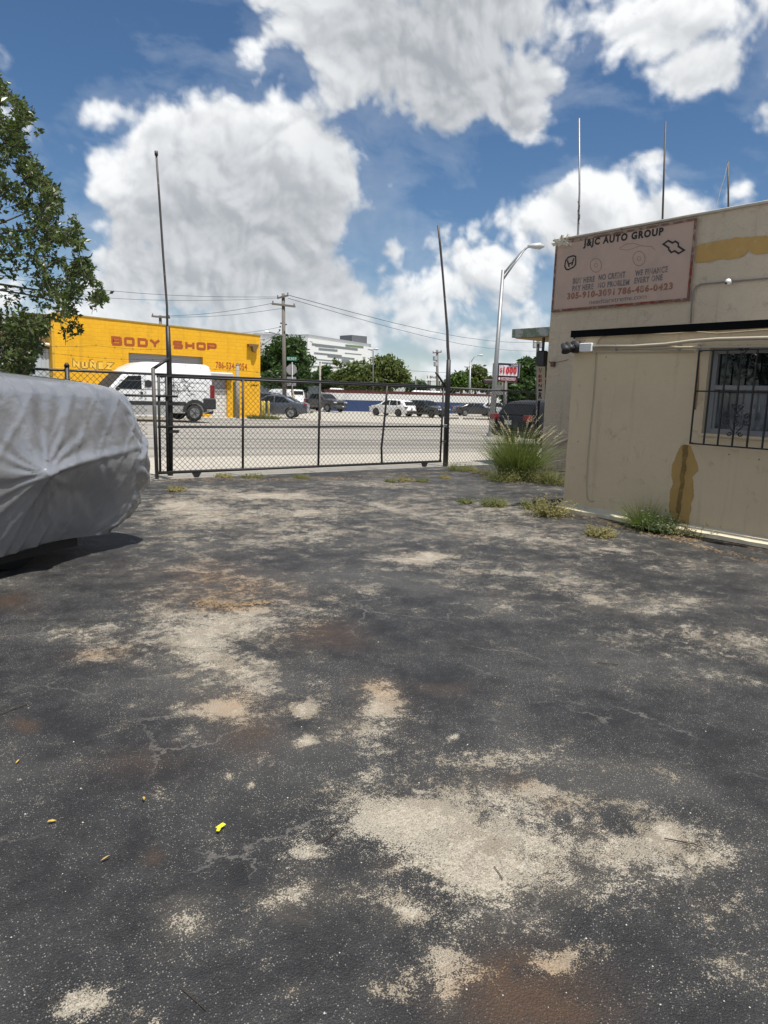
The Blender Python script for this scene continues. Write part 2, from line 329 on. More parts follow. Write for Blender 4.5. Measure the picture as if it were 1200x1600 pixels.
# ------------------------------------------------------------------ the lot: worn sealed asphalt
def lot_material():
    m = bpy.data.materials.new('worn_sealed_asphalt'); m.use_nodes = True; nt = m.node_tree; b = nt.nodes['Principled BSDF']
    tc = nt.nodes.new('ShaderNodeTexCoord'); v = tc.outputs['Object']
    def attr(n):
        a = nt.nodes.new('ShaderNodeAttribute'); a.attribute_name = n; return a.outputs['Fac']
    wear, rust, dark = attr('wear'), attr('rust'), attr('dark')
    big = nnoise(nt, v, .9, 5, .6, .3).outputs[0]
    med = nnoise(nt, v, 4.2, 9, .70, .25).outputs[0]; sml = nnoise(nt, v, 19.0, 6, .72, .1).outputs[0]
    fin_ = nnoise(nt, v, 55.0, 6, .75).outputs[0]
    grit = nnoise(nt, v, 190.0, 3, .7).outputs[0]
    # sealcoat tone
    seal = nmix(nt, nmap(nt, med, .3, .7), (.009, .009, .0105), (.028, .0285, .030))
    seal = nmix(nt, nmap(nt, big, .44, .68), seal, (.050, .049, .047))
    seal = nmix(nt, nmath(nt, 'MULTIPLY', dark, .6), seal, (.007, .008, .010))
    # where the coat has worn off: sandy old aggregate
    def ma(x, k, off): return nmath(nt, 'MULTIPLY', nmath(nt, 'SUBTRACT', x, off), k)
    f = nmath(nt, 'ADD', nmath(nt, 'ADD', nmath(nt, 'MULTIPLY', wear, .92), nmath(nt, 'MULTIPLY', nmap(nt, wear, .60, .95), .42)), nmath(nt, 'ADD', ma(med, 2.5, .5), nmath(nt, 'ADD', ma(fin_, 1.2, .5), nmath(nt, 'ADD', ma(sml, 1.5, .5), ma(grit, 2.1, .5)))))
    f = nmath(nt, 'ADD', f, ma(big, .6, .5))
    worn = nmap(nt, f, .48, .70)
    sand = nmix(nt, nmap(nt, nnoise(nt, v, 2.3, 4).outputs[0], .35, .7), (.27, .232, .175), (.40, .365, .30))
    sand = nmix(nt, nmap(nt, grit, .42, .52), (.17, .148, .118), sand)
    worn_c = nmath(nt, 'MULTIPLY', worn, .94)
    fade = nmap(nt, nmath(nt, 'ADD', nmath(nt, 'MULTIPLY', wear, .5), ma(nnoise(nt, v, 1.7, 7, .7, .6).outputs[0], 2.2, .5)), .10, .75)
    seal = nmix(nt, nmath(nt, 'MULTIPLY', fade, .55), seal, (.092, .081, .066))
    col = nmix(nt, worn_c, seal, sand)
    hard = nmath(nt, 'ADD', nmath(nt, 'MULTIPLY', wear, .95), nmath(nt, 'ADD', ma(nnoise(nt, v, 7.0, 10, .74, .15).outputs[0], 3.0, .5), ma(grit, 1.1, .5)))
    hard = nmap(nt, hard, .74, .86)
    hardc = nmix(nt, nmap(nt, fin_, .40, .62), (.31, .27, .205), (.45, .41, .34))
    hardc = nmix(nt, nmap(nt, grit, .38, .46), (.17, .15, .12), hardc)
    col = nmix(nt, nmath(nt, 'MULTIPLY', hard, .92), col, hardc)
    # limestone chips showing in the coat, two sizes
    for (scv, thr, amt, cc) in ((260, .52, .62, (.15, .145, .13)), (150, .76, .85, (.32, .305, .27))):
        vo = nt.nodes.new('ShaderNodeTexVoronoi'); vo.inputs['Scale'].default_value = scv; nt.links.new(v, vo.inputs['Vector'])
        sp = nt.nodes.new('ShaderNodeSeparateColor'); nt.links.new(vo.outputs['Color'], sp.inputs[0])
        chips = nmath(nt, 'MULTIPLY', nmap(nt, sp.outputs[0], thr, thr + .03), nmap(nt, vo.outputs['Distance'], .42, .20))
        chips = nmath(nt, 'MULTIPLY', chips, nmap(nt, nmath(nt, 'ADD', f, ma(big, 1.5, .45)), -.45, .35))
        col = nmix(nt, nmath(nt, 'MULTIPLY', chips, amt), col, cc)
    # fine cracks
    vc = nt.nodes.new('ShaderNodeTexVoronoi'); vc.feature = 'DISTANCE_TO_EDGE'; vc.inputs['Scale'].default_value = 1.7
    wv = nt.nodes.new('ShaderNodeVectorMath'); wv.operation = 'SCALE'; wv.inputs[3].default_value = .40
    nt.links.new(nnoise(nt, v, 2.5, 6, .7).outputs['Color'], wv.inputs[0]); nt.links.new(nvec(nt, 'ADD', v, wv.outputs[0]), vc.inputs['Vector'])
    crack = nmath(nt, 'MULTIPLY', nmap(nt, vc.outputs['Distance'], .018, .004), nmap(nt, nnoise(nt, v, 1.1, 3).outputs[0], .5, .62))
    col = nmix(nt, nmath(nt, 'MULTIPLY', crack, .55), col, (.17, .16, .145))
    # rust and earth stains
    st = nmath(nt, 'MULTIPLY', rust, nmap(nt, med, .3, .55))
    col = nmix(nt, nmath(nt, 'MULTIPLY', st, .9), col, nmix(nt, worn, (.060, .032, .016), (.27, .17, .09)))
    nt.links.new(col, b.inputs['Base Color'])
    r = nmix(nt, worn, (.62,) * 3, (.9,) * 3); nt.links.new(r, b.inputs['Roughness']); b.inputs['Specular IOR Level'].default_value = .45
    bn = nt.nodes.new('ShaderNodeBump'); bn.inputs['Strength'].default_value = .9; bn.inputs['Distance'].default_value = .006
    hh = nmath(nt, 'ADD', nmath(nt, 'MULTIPLY', nnoise(nt, v, 120, 4, .7).outputs[0], .9), nmath(nt, 'MULTIPLY', worn, -.35))
    hh = nmath(nt, 'ADD', hh, nmath(nt, 'MULTIPLY', vo.outputs['Distance'], -.5))
    nt.links.new(hh, bn.inputs['Height']); nt.links.new(bn.outputs[0], b.inputs['Normal'])
    return m
# worn patches, located on the ground: photo point, half sizes, strength
WEAR = [(760, 1340, 120, 60, .55), (900, 1330, 110, 50, .5), (1000, 1340, 90, 40, .45), (740, 1420, 90, 50, .45), (1050, 1390, 80, 40, .4), (620, 1560, 30, 30, .6), (740, 1520, 24, 14, .8), (725, 1480, 16, 12, .8), (945, 1575, 60, 24, .35), (1160, 1540, 50, 30, .5), (1090, 1560, 60, 26, .4), (350, 1340, 20, 8, .5), (255, 1330, 10, 16, .5), (410, 1460, 24, 10, .5), (440, 1500, 30, 10, .4), (640, 1275, 150, 55, .95), (560, 1270, 70, 30, .6), (690, 1330, 90, 60, .7), (850, 1290, 120, 60, .55), (1060, 1305, 75, 45, .85), (1120, 1350, 50, 25, .8),
 (800, 1380, 140, 70, .45), (960, 1420, 140, 60, .3), (1130, 1440, 50, 35, .6), (860, 1500, 55, 22, .95), (910, 1490, 30, 15, .8), (620, 1425, 50, 32, .8),
 (690, 1500, 28, 40, .9), (695, 1560, 24, 26, 1.0), (640, 1500, 50, 40, .45), (470, 1330, 45, 25, .8), (470, 1395, 55, 35, .75), (545, 1395, 35, 14, .8), (600, 1345, 22, 10, .7),
 (300, 1430, 55, 28, .6), (320, 1440, 25, 12, .5), (100, 1570, 75, 34, .95), (150, 1555, 40, 25, .8), (215, 1575, 25, 16, .7), (265, 1582, 12, 9, 1.0), (460, 1545, 22, 18, .6), (520, 1490, 25, 20, .55), (580, 1545, 22, 14, .7), (510, 1535, 10, 6, .9),
 (380, 970, 130, 45, .8), (300, 1000, 90, 35, .6), (250, 960, 90, 25, .35), (140, 990, 70, 22, .6), (160, 1030, 55, 14, .75), (350, 1040, 100, 30, .6), (345, 1105, 55, 26, .95), (400, 1060, 70, 30, .5),
 (470, 1110, 36, 14, .95), (483, 1157, 20, 14, 1.0), (500, 1090, 30, 18, .45), (430, 1190, 18, 12, .55), (185, 1135, 26, 14, .65), (282, 1117, 10, 6, .9), (305, 1140, 18, 10, .7), (363, 1217, 13, 6, 1.0), (395, 1230, 12, 5, .95), (250, 1243, 11, 11, .8), (42, 1220, 16, 6, .8),
 (600, 1100, 45, 30, .8), (560, 1140, 60, 30, .55), (610, 1160, 60, 40, .45), (707, 1147, 11, 8, 1.1), (840, 1190, 110, 22, .5), (760, 1200, 80, 35, .5), (880, 1150, 60, 14, .3), (860, 1250, 30, 10, .6), (930, 1260, 40, 12, .45), (1000, 1265, 50, 20, .35),
 (680, 872, 50, 11, .95), (630, 868, 50, 10, .5), (720, 890, 90, 20, .4), (850, 900, 110, 22, .4), (900, 930, 120, 24, .45), (1030, 945, 90, 20, .55), (1000, 1000, 120, 24, .35), (1120, 990, 110, 25, .45), (1150, 1010, 80, 20, .4), (1080, 1060, 90, 20, .4), (800, 960, 60, 14, .3),
 (280, 790, 80, 16, .8), (420, 775, 110, 11, .85), (330, 810, 90, 20, .6), (470, 800, 90, 12, .75), (500, 830, 110, 18, .55), (420, 850, 110, 18, .4), (600, 790, 90, 10, .5), (640, 760, 90, 6, .5), (560, 755, 60, 5, .45), (330, 765, 60, 6, .5), (700, 800, 100, 16, .45), (800, 800, 90, 16, .4), (760, 830, 110, 20, .4), (860, 840, 100, 18, .45), (960, 860, 90, 14, .4), (1080, 885, 80, 14, .4), (660, 775, 50, 6, .5), (270, 840, 40, 14, .4),
 (320, 890, 90, 20, .4), (380, 915, 100, 20, .4), (240, 920, 60, 12, .3), (520, 940, 80, 20, .3), (490, 960, 40, 12, .4), (560, 920, 50, 12, .35)]
RUST = [(820, 1560, 130, 60, 1.0), (800, 1505, 70, 40, .8), (860, 1590, 90, 30, .9), (330, 900, 90, 22, .7), (380, 925, 80, 20, .6), (20, 940, 40, 14, .8), (350, 1095, 60, 30, .6), (400, 1150, 50, 30, .6), (530, 1000, 60, 20, .5), (600, 1085, 40, 20, .6),
 (160, 1025, 50, 14, .6), (230, 1195, 90, 30, .35), (8, 1130, 22, 10, .9), (228, 1347, 16, 10, .8), (590, 1347, 14, 7, .9), (500, 990, 50, 20, .4), (830, 1245, 28, 12, .6), (890, 1275, 18, 8, .5), (690, 1080, 50, 12, .35), (370, 948, 60, 6, .9)]
DARK = [(960, 1500, 120, 40, 1.0), (900, 1540, 80, 40, .9), (1040, 1540, 100, 50, .6), (640, 1000, 180, 60, .4), (740, 1060, 200, 60, .5), (1130, 1160, 120, 60, .6), (150, 1230, 160, 80, .4), (560, 1300, 60, 60, .3), (560, 880, 120, 18, .4), (420, 1250, 120, 70, .5), (230, 1480, 200, 70, .5), (850, 1340, 60, 16, .6), (60, 1420, 80, 100, -.35), (950, 780, 100, 10, .5), (620, 1560, 50, 60, .5), (1110, 1100, 80, 20, .4)]
def build_lot():
    x0, x1, y0, y1, st = -5.0, 13.2, -4.0, 12.28, .04
    xs = np.linspace(x0, x1, int((x1 - x0) / st) + 1); ys = np.linspace(y0, y1, int((y1 - y0) / st) + 1)
    X, Y = np.meshgrid(xs, ys); nx, ny = len(xs), len(ys)
    def field(lst, p=2.0):
        F = np.zeros_like(X)
        for (px, py, rx, ry, s) in lst:
            c = G(px, py); a = G(px + rx * .5, py) - G(px - rx * .5, py); b = G(px, py + ry * .5) - G(px, py - ry * .5)
            A = np.array([[a[0], b[0]], [a[1], b[1]]]); Ai = np.linalg.inv(A)
            dx, dy = X - c[0], Y - c[1]; u = Ai[0, 0] * dx + Ai[0, 1] * dy; w = Ai[1, 0] * dx + Ai[1, 1] * dy
            k = s * np.exp(-((u * u + w * w) / .85) ** .9); F = F + k - F * k * (1 if s > 0 else 0)
        return F
    # warp the coordinates a little so that no patch is an ellipse
    wx = np.array([[mnoise.noise(Vector((a * 1.6, b * 1.6, 3.1))) for a in xs[::4]] for b in ys[::4]]); wy = np.array([[mnoise.noise(Vector((a * 1.6, b * 1.6, 9.7))) for a in xs[::4]] for b in ys[::4]])
    def upz(a):
        yi = np.clip(np.arange(ny) / 4, 0, a.shape[0] - 1.001); xi = np.clip(np.arange(nx) / 4, 0, a.shape[1] - 1.001)
        yl = yi.astype(int); xl = xi.astype(int); fy = (yi - yl)[:, None]; fx = (xi - xl)[None, :]
        return a[yl][:, xl] * (1 - fy) * (1 - fx) + a[yl + 1][:, xl] * fy * (1 - fx) + a[yl][:, xl + 1] * (1 - fy) * fx + a[yl + 1][:, xl + 1] * fy * fx
    WX, WY = upz(wx), upz(wy)
    X0, Y0 = X.copy(), Y.copy(); dist = np.hypot(X, Y)
    k = np.clip(dist / 6, .25, 1) * .30
    X = X + WX * k; Y = Y + WY * k
    W, R_, D = field(WEAR), field(RUST), field(DARK)
    W = np.clip(W * (1 - .25 * np.clip((dist - 4) / 5, 0, 1)) + .20 * np.clip((dist - 4) / 5, 0, 1), 0, 1.1)
    X, Y = X0, Y0
    Z = WX * .006 + .004 * WY
    # ragged outer edge of the asphalt
    edge = np.array([mnoise.noise(Vector((a * 1.3, 0, 5.5))) * .06 + mnoise.noise(Vector((a * 6, 0, 1.5))) * .02 for a in xs])
    Y[-1, :] += edge; Z[-1, :] = -.03; Z[-2, :] -= .004
    vs = np.stack([X.ravel(), Y.ravel(), Z.ravel()], 1)
    i = np.arange(ny - 1)[:, None] * nx + np.arange(nx - 1)[None, :]; i = i.ravel()
    fs = np.stack([i, i + 1, i + nx + 1, i + nx], 1)
    me = bpy.data.meshes.new('lot_pavement')
    me.vertices.add(len(vs)); me.vertices.foreach_set('co', vs.ravel().astype(np.float32))
    me.loops.add(fs.size); me.loops.foreach_set('vertex_index', fs.ravel().astype(np.int32))
    me.polygons.add(len(fs)); me.polygons.foreach_set('loop_start', np.arange(0, fs.size, 4, dtype=np.int32)); me.polygons.foreach_set('loop_total', np.full(len(fs), 4, dtype=np.int32))
    me.update(); me.validate()
    for nme, F in (('wear', W), ('rust', R_), ('dark', D)):
        a = me.attributes.new(nme, 'FLOAT', 'POINT'); a.data.foreach_set('value', F.ravel().astype(np.float32))
    me.polygons.foreach_set('use_smooth', [True] * len(me.polygons))
    me.materials.append(lot_material())
    o = bpy.data.objects.new('lot_pavement', me); COL.objects.link(o); struct(o)
build_lot()

# outer ground: concrete apron, street, far kerb
def street_material(name, c1, c2, streak=True):
    m = bpy.data.materials.new(name); m.use_nodes = True; nt = m.node_tree; b = nt.nodes['Principled BSDF']
    tc = nt.nodes.new('ShaderNodeTexCoord'); v = tc.outputs['Object']
    c = nmix(nt, nnoise(nt, v, .5, 6, .65).outputs[0], c1, c2)
    c = nmix(nt, nmap(nt, nnoise(nt, v, 14, 5, .7).outputs[0], .35, .7), c, tuple(q * .82 for q in c1))
    if streak:
        mp = nt.nodes.new('ShaderNodeMapping'); mp.inputs['Scale'].default_value = (.02, 1.0, 1); nt.links.new(v, mp.inputs[0])
        s = nnoise(nt, mp.outputs[0], 1.2, 3, .6).outputs[0]
        c = nmix(nt, nmath(nt, 'MULTIPLY', nmap(nt, s, .47, .62), .75), c, tuple(q * .36 for q in c1))
    nt.links.new(c, b.inputs['Base Color']); b.inputs['Roughness'].default_value = .9
    bn = nt.nodes.new('ShaderNodeBump'); bn.inputs['Strength'].default_value = .3; bn.inputs['Distance'].default_value = .01
    nt.links.new(nnoise(nt, v, 60, 4).outputs[0], bn.inputs['Height']); nt.links.new(bn.outputs[0], b.inputs['Normal'])
    return m
def sheet(name, xs, ys, dz, m, zf=gz):
    mb = MB(); nx = len(xs)
    for y in ys:
        for x in xs: mb.v.append((x, y, zf(x, y) + dz))
    for j in range(len(ys) - 1):
        for i in range(nx - 1): mb.f.append((j * nx + i, j * nx + i + 1, (j + 1) * nx + i + 1, (j + 1) * nx + i))
    return struct(ob(name, mb, m))
gx = [-400, -120, -40, -12, -4, 2, 8, 14, 20, 26, 32, 38, 42, 60, 100, 200, 500, 1200]
M_earth = mat('dry_earth', (.17, .145, .11), .95, 0, .25, 2, .4, 40, (.08, .09, .035), (.5, .62), .8)
M_apron = street_material('concrete_apron', (.38, .353, .30), (.46, .43, .375), False)
M_road = street_material('pale_concrete_road', (.27, .253, .222), (.355, .333, .293))
M_kerb = mat('kerb_concrete', (.42, .40, .36), .9, 0, .15, 3, .3, 30)
sheet('ground', gx, [-300, -60, -10, 0, 8, 12, 13.5, 14.4, 15.2, 16, 17, 20, 40, 60, 90, 130, 300, 1400], -.07, M_earth, lambda x, y: gz(x, y) - (.05 if y > 12 else 0))
sheet('sidewalk', gx, [12.22, 13.0, 13.6, 14.3, 14.9, 15.3], -.03, M_apron)
sheet('road', gx, [15.3, 15.8, 16.4, 17, 22, 28, 34.5], -.035, M_road)
sheet('forecourt', gx, [34.5, 40, 50, 60, 75, 90], -.02, M_apron)
M_line = mat('faded_white_paint', (.50, .49, .46), .8, 0, .25, 6)
mb = MB()
for y in (21.3, 27.5):
    for x0_ in np.arange(-12, 60, 6.0):
        for s in range(3):
            a, b_ = x0_ + s, x0_ + s + 1
            if y > 22 or s < 2: mb.add([(a, y, gz(a, y) - .031), (b_, y, gz(b_, y) - .031), (b_, y + .12, gz(b_, y) - .031), (a, y + .12, gz(a, y) - .031)], [(0, 1, 2, 3)])
struct(ob('road_marking', mb, M_line))

# ------------------------------------------------------------------ chain-link gate and fences
GY = 12.44
def chainlink(name, x0, x1, z0, z1, y, parent, r=.0040, label=None, sag=0.0):
    mb = MB(); P = .100; h = z1 - z0; w = x1 - x0; slope = 1.0
    n = int((w + h) / P) + 2
    for sgn in (1, -1):
        for k in range(n):
            c = x0 + k * P + (0 if sgn > 0 else -h)       # x at z0
            if sgn > 0: xa, xb = c - h, c; za, zb = z1, z0
            else: xa, xb = c, c + h; za, zb = z0, z1
            # clip to the panel
            def zx(x): return za + (zb - za) * (x - xa) / (xb - xa)
            a, b = max(xa, x0), min(xb, x1)
            if b - a < .01: continue
            m_ = (a + b) / 2; j = rng.uniform(-.004, .004)
            pts = [(a, y + sgn * .0022, zx(a)), (m_, y + sgn * .0022 + sag * math.sin(m_ * 2.2), zx(m_) + j), (b, y + sgn * .0022, zx(b))]
            mb.tube(pts, r, 3, False)
    o = ob(name, mb, M_wire, parent, kind='stuff')
    if label: o['label'] = label
    return o
M_wire = mat('black_vinyl_wire', (.022, .022, .022), .6)
gate = thing('rolling_gate', 'long black chain-link rolling gate closed across the lot entrance', 'gate', (4.5, GY - .06, 0))
yg = GY - .06
RR = .021
def rail(name, a, b, r, parent, m=None, n=8): return ob(name, MB().tube([a, b], r, n), m or M_black, parent, True)
GL0, GL1, ZT, ZB, ZM = 4.58, 11.22, 1.765, .10, .90
rail('top_rail', (GL0, yg, ZT), (GL1, yg, ZT), RR, gate)
rail('bottom_rail', (GL0, yg, ZB), (GL1, yg, ZB), .028, gate)
rail('middle_rail', (GL0, yg, ZM), (GL1, yg, ZM), RR, gate)
for x in (GL0 + .03, 4.745, 6.20, 7.88, GL1 - .03): rail('upright', (x, yg, ZB), (x, yg, ZT), .023, gate)
ob('upright', MB().tube([(9.50, yg, ZB), (9.46, yg - .02, .45), (9.50, yg - .03, .95), (9.56, yg, 1.4), (9.57, yg, ZT)], .023, 8), M_black, gate, True, 'bent black gate upright')
rail('short_rail', (3.95, yg - .03, 1.43), (4.93, yg - .03, 1.43), .02, gate)
chainlink('chain_link_mesh', GL0 + .03, GL1, ZB, ZT, yg + .03, gate)
for x in (5.28, 10.72):
    ob('wheel_bracket', MB().prism([(-.09, 0), (.09, 0), (.035, -.10), (-.035, -.10)], (x, yg + .03, ZB - .01), (1, 0, 0), (0, 0, 1), .05), M_black, gate)
    ob('roller_wheel', MB().disc((x, yg, .045), .045, (0, 1, 0), .03, 16), M_trim, gate, True)
for (x, z) in ((11.24, ZM + .02), (11.24, .55)):
    mb = MB()
    for k in range(9):
        a = k * .7; mb.tube([(x + .05 * math.cos(a), yg - .05 + .05 * math.sin(a), z + .03 * math.sin(k * 2.1)), (x + .05 * math.cos(a + .7), yg - .05 + .05 * math.sin(a + .7), z + .03 * math.sin(k * 2.1 + 1))], .009, 5)
    ob('chain', mb, M_galv if z > .8 else M_black, gate, True)

fl = thing('chain_link_fence', 'black chain-link fence with barbed wire running left behind the covered vehicle', 'fence', (3, GY, 0))
rail('top_rail', (-3.0, GY + .04, 1.80), (11.24, GY + .04, 1.80), .021, fl)
rail('rail', (-3.0, GY, .08), (4.3, GY, .08), .02, fl)
for x in (-1.9, .65, 3.14): 
    rail('post', (x, GY, 0), (x, GY, 1.86), .038, fl); ob('post_cap', MB().tube([(x, GY, 1.86), (x, GY, 1.89), (x, GY, 1.92)], [.045, .04, .015], 10), M_black, fl, True)
arm = thing('angle_iron_post', 'short black upright of angle iron holding the barbed wire above the left fence', 'post', (2.66, GY + .06, 1.78))
ob('upright', MB().box((2.66, GY + .08, 2.03), (.045, .045, .62)).box((2.68, GY + .08, 2.36), (.16, .03, .03)), M_black, arm)
chainlink('chain_link_mesh', -3.0, 4.42, .08, 1.78, GY, fl)
# barbed wire strands
def strand(parent, pts, barbs=True):
    mb = MB(); P = []
    for i in range(len(pts) - 1):
        a, b = Vector(pts[i]), Vector(pts[i + 1]); n = max(2, int((b - a).length / .25)); L = (b - a).length
        for k in range(n):
            t = k / n; q = a.lerp(b, t); q.z -= .02 * L * math.sin(math.pi * t) ; P.append(q)
            if barbs and k % 1 == 0:
                mb.tube([q + Vector((-.012, 0, .016)), q + Vector((.012, 0, -.016))], .0022, 3); mb.tube([q + Vector((-.012, 0, -.014)), q + Vector((.012, 0, .018))], .0022, 3)
    P.append(Vector(pts[-1])); mb.tube(P, .0026, 4)
    return ob('barbed_wire', mb, M_black, parent)
def gp(px, py): return tuple(pl(px, py, 1, GY + .05))
strand(fl, [gp(-150, 533), gp(55, 540), gp(150, 540), gp(262, 546)]); strand(fl, [gp(-150, 545), gp(55, 549), gp(262, 562)]); strand(fl, [gp(-150, 560), gp(55, 561), gp(20, 566)])
strand(fl, [gp(266, 568), gp(380, 579), gp(520, 588)])
tag_end = thing('gate_end_post', 'rusty black end post at the left end of the rolling gate with a diagonal brace', 'post', (4.46, GY, 0))
rail('post', (4.535, GY - .10, 0), (4.50, GY - .10, 1.90), .034, tag_end, M_dkpole)
rail('brace', (4.50, GY - .08, 1.88), (4.82, GY - .02, 2.08), .028, tag_end)
def px_path(pts, y): return [tuple(pl(a, b, 1, y)) for a, b in pts]
tp = thing('tall_gate_post', 'thick black gate post at left with a thin leaning pipe on top', 'post', (4.86, GY, 0))
ob('post', MB().tube(px_path([(266, 743), (266, 650), (264, 560), (262, 510)], GY), [.048, .048, .044, .038], 10), M_black, tp, True)
ob('pipe', MB().tube(px_path([(262, 560), (261, 480), (255, 400), (249, 310), (244, 238)], GY), [.02, .021, .02, .019, .018], 8), M_dkpole, tp, True)
ob('pipe_cap', MB().tube(px_path([(244.3, 243), (244, 236)], GY), .03, 8), M_dkpole, tp, True)
for z in (1.30, .82): ob('hinge_strap', MB().box((4.87, GY - .06, z), (.16, .06, .05)), M_black, tp)
tp2 = thing('tall_gate_post', 'thick black latch post at the right gate end with a long crooked pipe', 'post', (11.35, GY, 0))
ob('post', MB().tube(px_path([(696, 728), (698, 650), (700, 600), (701, 562)], GY), [.064, .064, .058, .050], 10), M_black, tp2, True)
ob('pipe', MB().tube(px_path([(700, 600), (701, 562), (699.5, 540), (699, 518), (696, 480), (692, 430), (688, 385), (684.5, 352)], GY), [.034, .036, .034, .030, .026, .024, .026, .022], 8), M_dkpole, tp2, True)
ob('arm', MB().tube(px_path([(696, 605), (688, 592), (681, 582)], GY - .05), .026, 8), M_black, tp2, True)
fr = thing('chain_link_fence', 'black chain-link fence panel between the latch post and the tall beige wall', 'fence', (12.5, GY, 0))
rail('top_rail', (11.4, GY + .02, 1.775), (14.6, GY + .02, 1.76), .022, fr, M_dkpole)
rail('post', (14.55, GY, 0), (14.55, GY, 1.8), .035, fr)
chainlink('chain_link_mesh', 11.4, 14.55, .04, 1.76, GY, fr)

# ------------------------------------------------------------------ beige building at right
def stucco(name, color, bump, gl=.0):
    m = bpy.data.materials.new(name); m.use_nodes = True; nt = m.node_tree; b = nt.nodes['Principled BSDF']
    tc = nt.nodes.new('ShaderNodeTexCoord'); v = tc.outputs['Object']
    c = nmix(nt, nnoise(nt, v, .8, 6, .65).outputs[0], tuple(q * .86 for q in color), tuple(q * 1.12 for q in color))
    c = nmix(nt, nmap(nt, nnoise(nt, v, 3.5, 8, .7, .5).outputs[0], .56, .72), c, tuple(q * .72 for q in color))
    # rain streaks
    mp = nt.nodes.new('ShaderNodeMapping'); mp.inputs['Scale'].default_value = (3, 3, .25); nt.links.new(v, mp.inputs[0])
    c = nmix(nt, nmath(nt, 'MULTIPLY', nmap(nt, nnoise(nt, mp.outputs[0], 2.2, 5).outputs[0], .55, .75), .35), c, tuple(q * .6 for q in color))
    nt.links.new(c, b.inputs['Base Color']); b.inputs['Roughness'].default_value = .85
    h = nmath(nt, 'ADD', nnoise(nt, v, 5, 6, .6, .8).outputs[0], nmath(nt, 'MULTIPLY', nnoise(nt, v, 45, 4, .6).outputs[0], .25))
    bn = nt.nodes.new('ShaderNodeBump'); bn.inputs['Strength'].default_value = bump; bn.inputs['Distance'].default_value = .06
    nt.links.new(h, bn.inputs['Height']); nt.links.new(bn.outputs[0], b.inputs['Normal'])
    return m
M_tall = stucco('rough_beige_stucco', (.56, .465, .35), .9)
M_shed = stucco('smooth_tan_stucco', (.64, .515, .345), .25)
M_must = mat('mustard_paint', (.44, .27, .085), .75, 0, .2, 5, .1, 30, (.44, .32, .16), (.55, .68), 6)
M_mustd = mat('mustard_stain', (.20, .125, .04), .85, 0, .3, 10, .1, 20, (.26, .16, .05), (.5, .62), 12)
M_cream = mat('cream_paint', (.62, .55, .40), .7, 0, .1, 5)
XT, XS, YT, YS = 13.1, 8.35, 11.04, 6.58
tb = thing('tall_building', 'tall beige stucco building at right with faded sign and rooftop rods', 'building', (XT, YT, 0))
YN = -9.0
# tall wall with uneven stucco as real relief near the eye
def wallgrid(x, y0, y1, z0, z1, st, amp, seed):
    mb = MB(); ny = int((y1 - y0) / st) + 1; nz = int((z1 - z0) / st) + 1
    for j in range(nz + 1):
        for i in range(ny + 1):
            y = y0 + (y1 - y0) * i / ny; z = z0 + (z1 - z0) * j / nz
            d = mnoise.fractal(Vector((y * 1.6, z * 1.6, seed)), .9, 2.1, 4) * amp
            mb.v.append((x + d, y, z))
    for j in range(nz):
        for i in range(ny): a = j * (ny + 1) + i; mb.f.append((a + 1, a, a + ny + 1, a + ny + 2))
    return mb
ob('side_wall', wallgrid(XT, YN, YT - .012, -.1, 5.03, .12, .010, 2.3), M_tall, tb, True)
ob('front_wall', MB().box((XT + 4.98, YT - .12, 2.48), (9.9, .24, 5.1)), M_tall, tb)
ob('roof', MB().box((XT + 5, (YN + YT) / 2, 4.98), (9.6, YT - YN - .3, .08)), mat('roof_felt', (.30, .30, .29), .9), tb)
ob('parapet_cap', MB().box((XT + .08, (YN + YT) / 2 + .02, 5.055), (.26, YT - YN + .02, .045), 0, .01), mat('weathered_cap', (.46, .43, .38), .85, 0, .3, 7, .3, 30, (.12, .10, .08), (.6, .66), 5), tb)
# canopy over the street front
cz0, cz1 = 2.98, 3.20
M_mural = mat('mottled_green_fascia', (.16, .20, .14), .7, 0, .5, 12, .1, 30, (.36, .37, .34), (.48, .55), 5)
cp = thing('canopy', 'flat canopy with peeling green mottled edge and mustard underside on the street front', 'canopy', (XT, YT, 3))
ob('slab', MB().box((XT + 4, YT + .60, 3.11), (7.9, 1.14, .2)), M_mural, cp)
ob('soffit', MB().box((XT + 4, YT + .60, 3.0), (7.7, 1.06, .014)), M_must, cp)
# sign painted on a board
def wy(px, py, x=XT): p = pl(px, py, 0, x); return p[1], p[2]
SG0, SG1, SZ0, SZ1 = 10.98, 7.70, 3.51, 4.99
sgn = thing('sign_board', 'faded pinkish brown advertising board reading J&JC AUTO GROUP on the tall wall', 'sign', (XT - .03, 9.3, 4.2))
M_board = mat('faded_sign_board', (.47, .335, .27), .8, 0, .10, 2.5, .12, 12, (.42, .31, .255), (.48, .65), 1.3)
M_rframe = mat('peeling_red_frame', (.17, .085, .065), .85, 0, .3, 14, .2, 40, (.30, .22, .18), (.5, .56), 6)
M_redp = mat('flaking_red_paint', (.20, .025, .018), .8, 0, .3, 20, 0, 10, (.20, .12, .09), (.52, .56), 9)
ob('board', MB().box((XT - .025, (SG0 + SG1) / 2, (SZ0 + SZ1) / 2), (.03, SG0 - SG1, SZ1 - SZ0)), M_board, sgn)
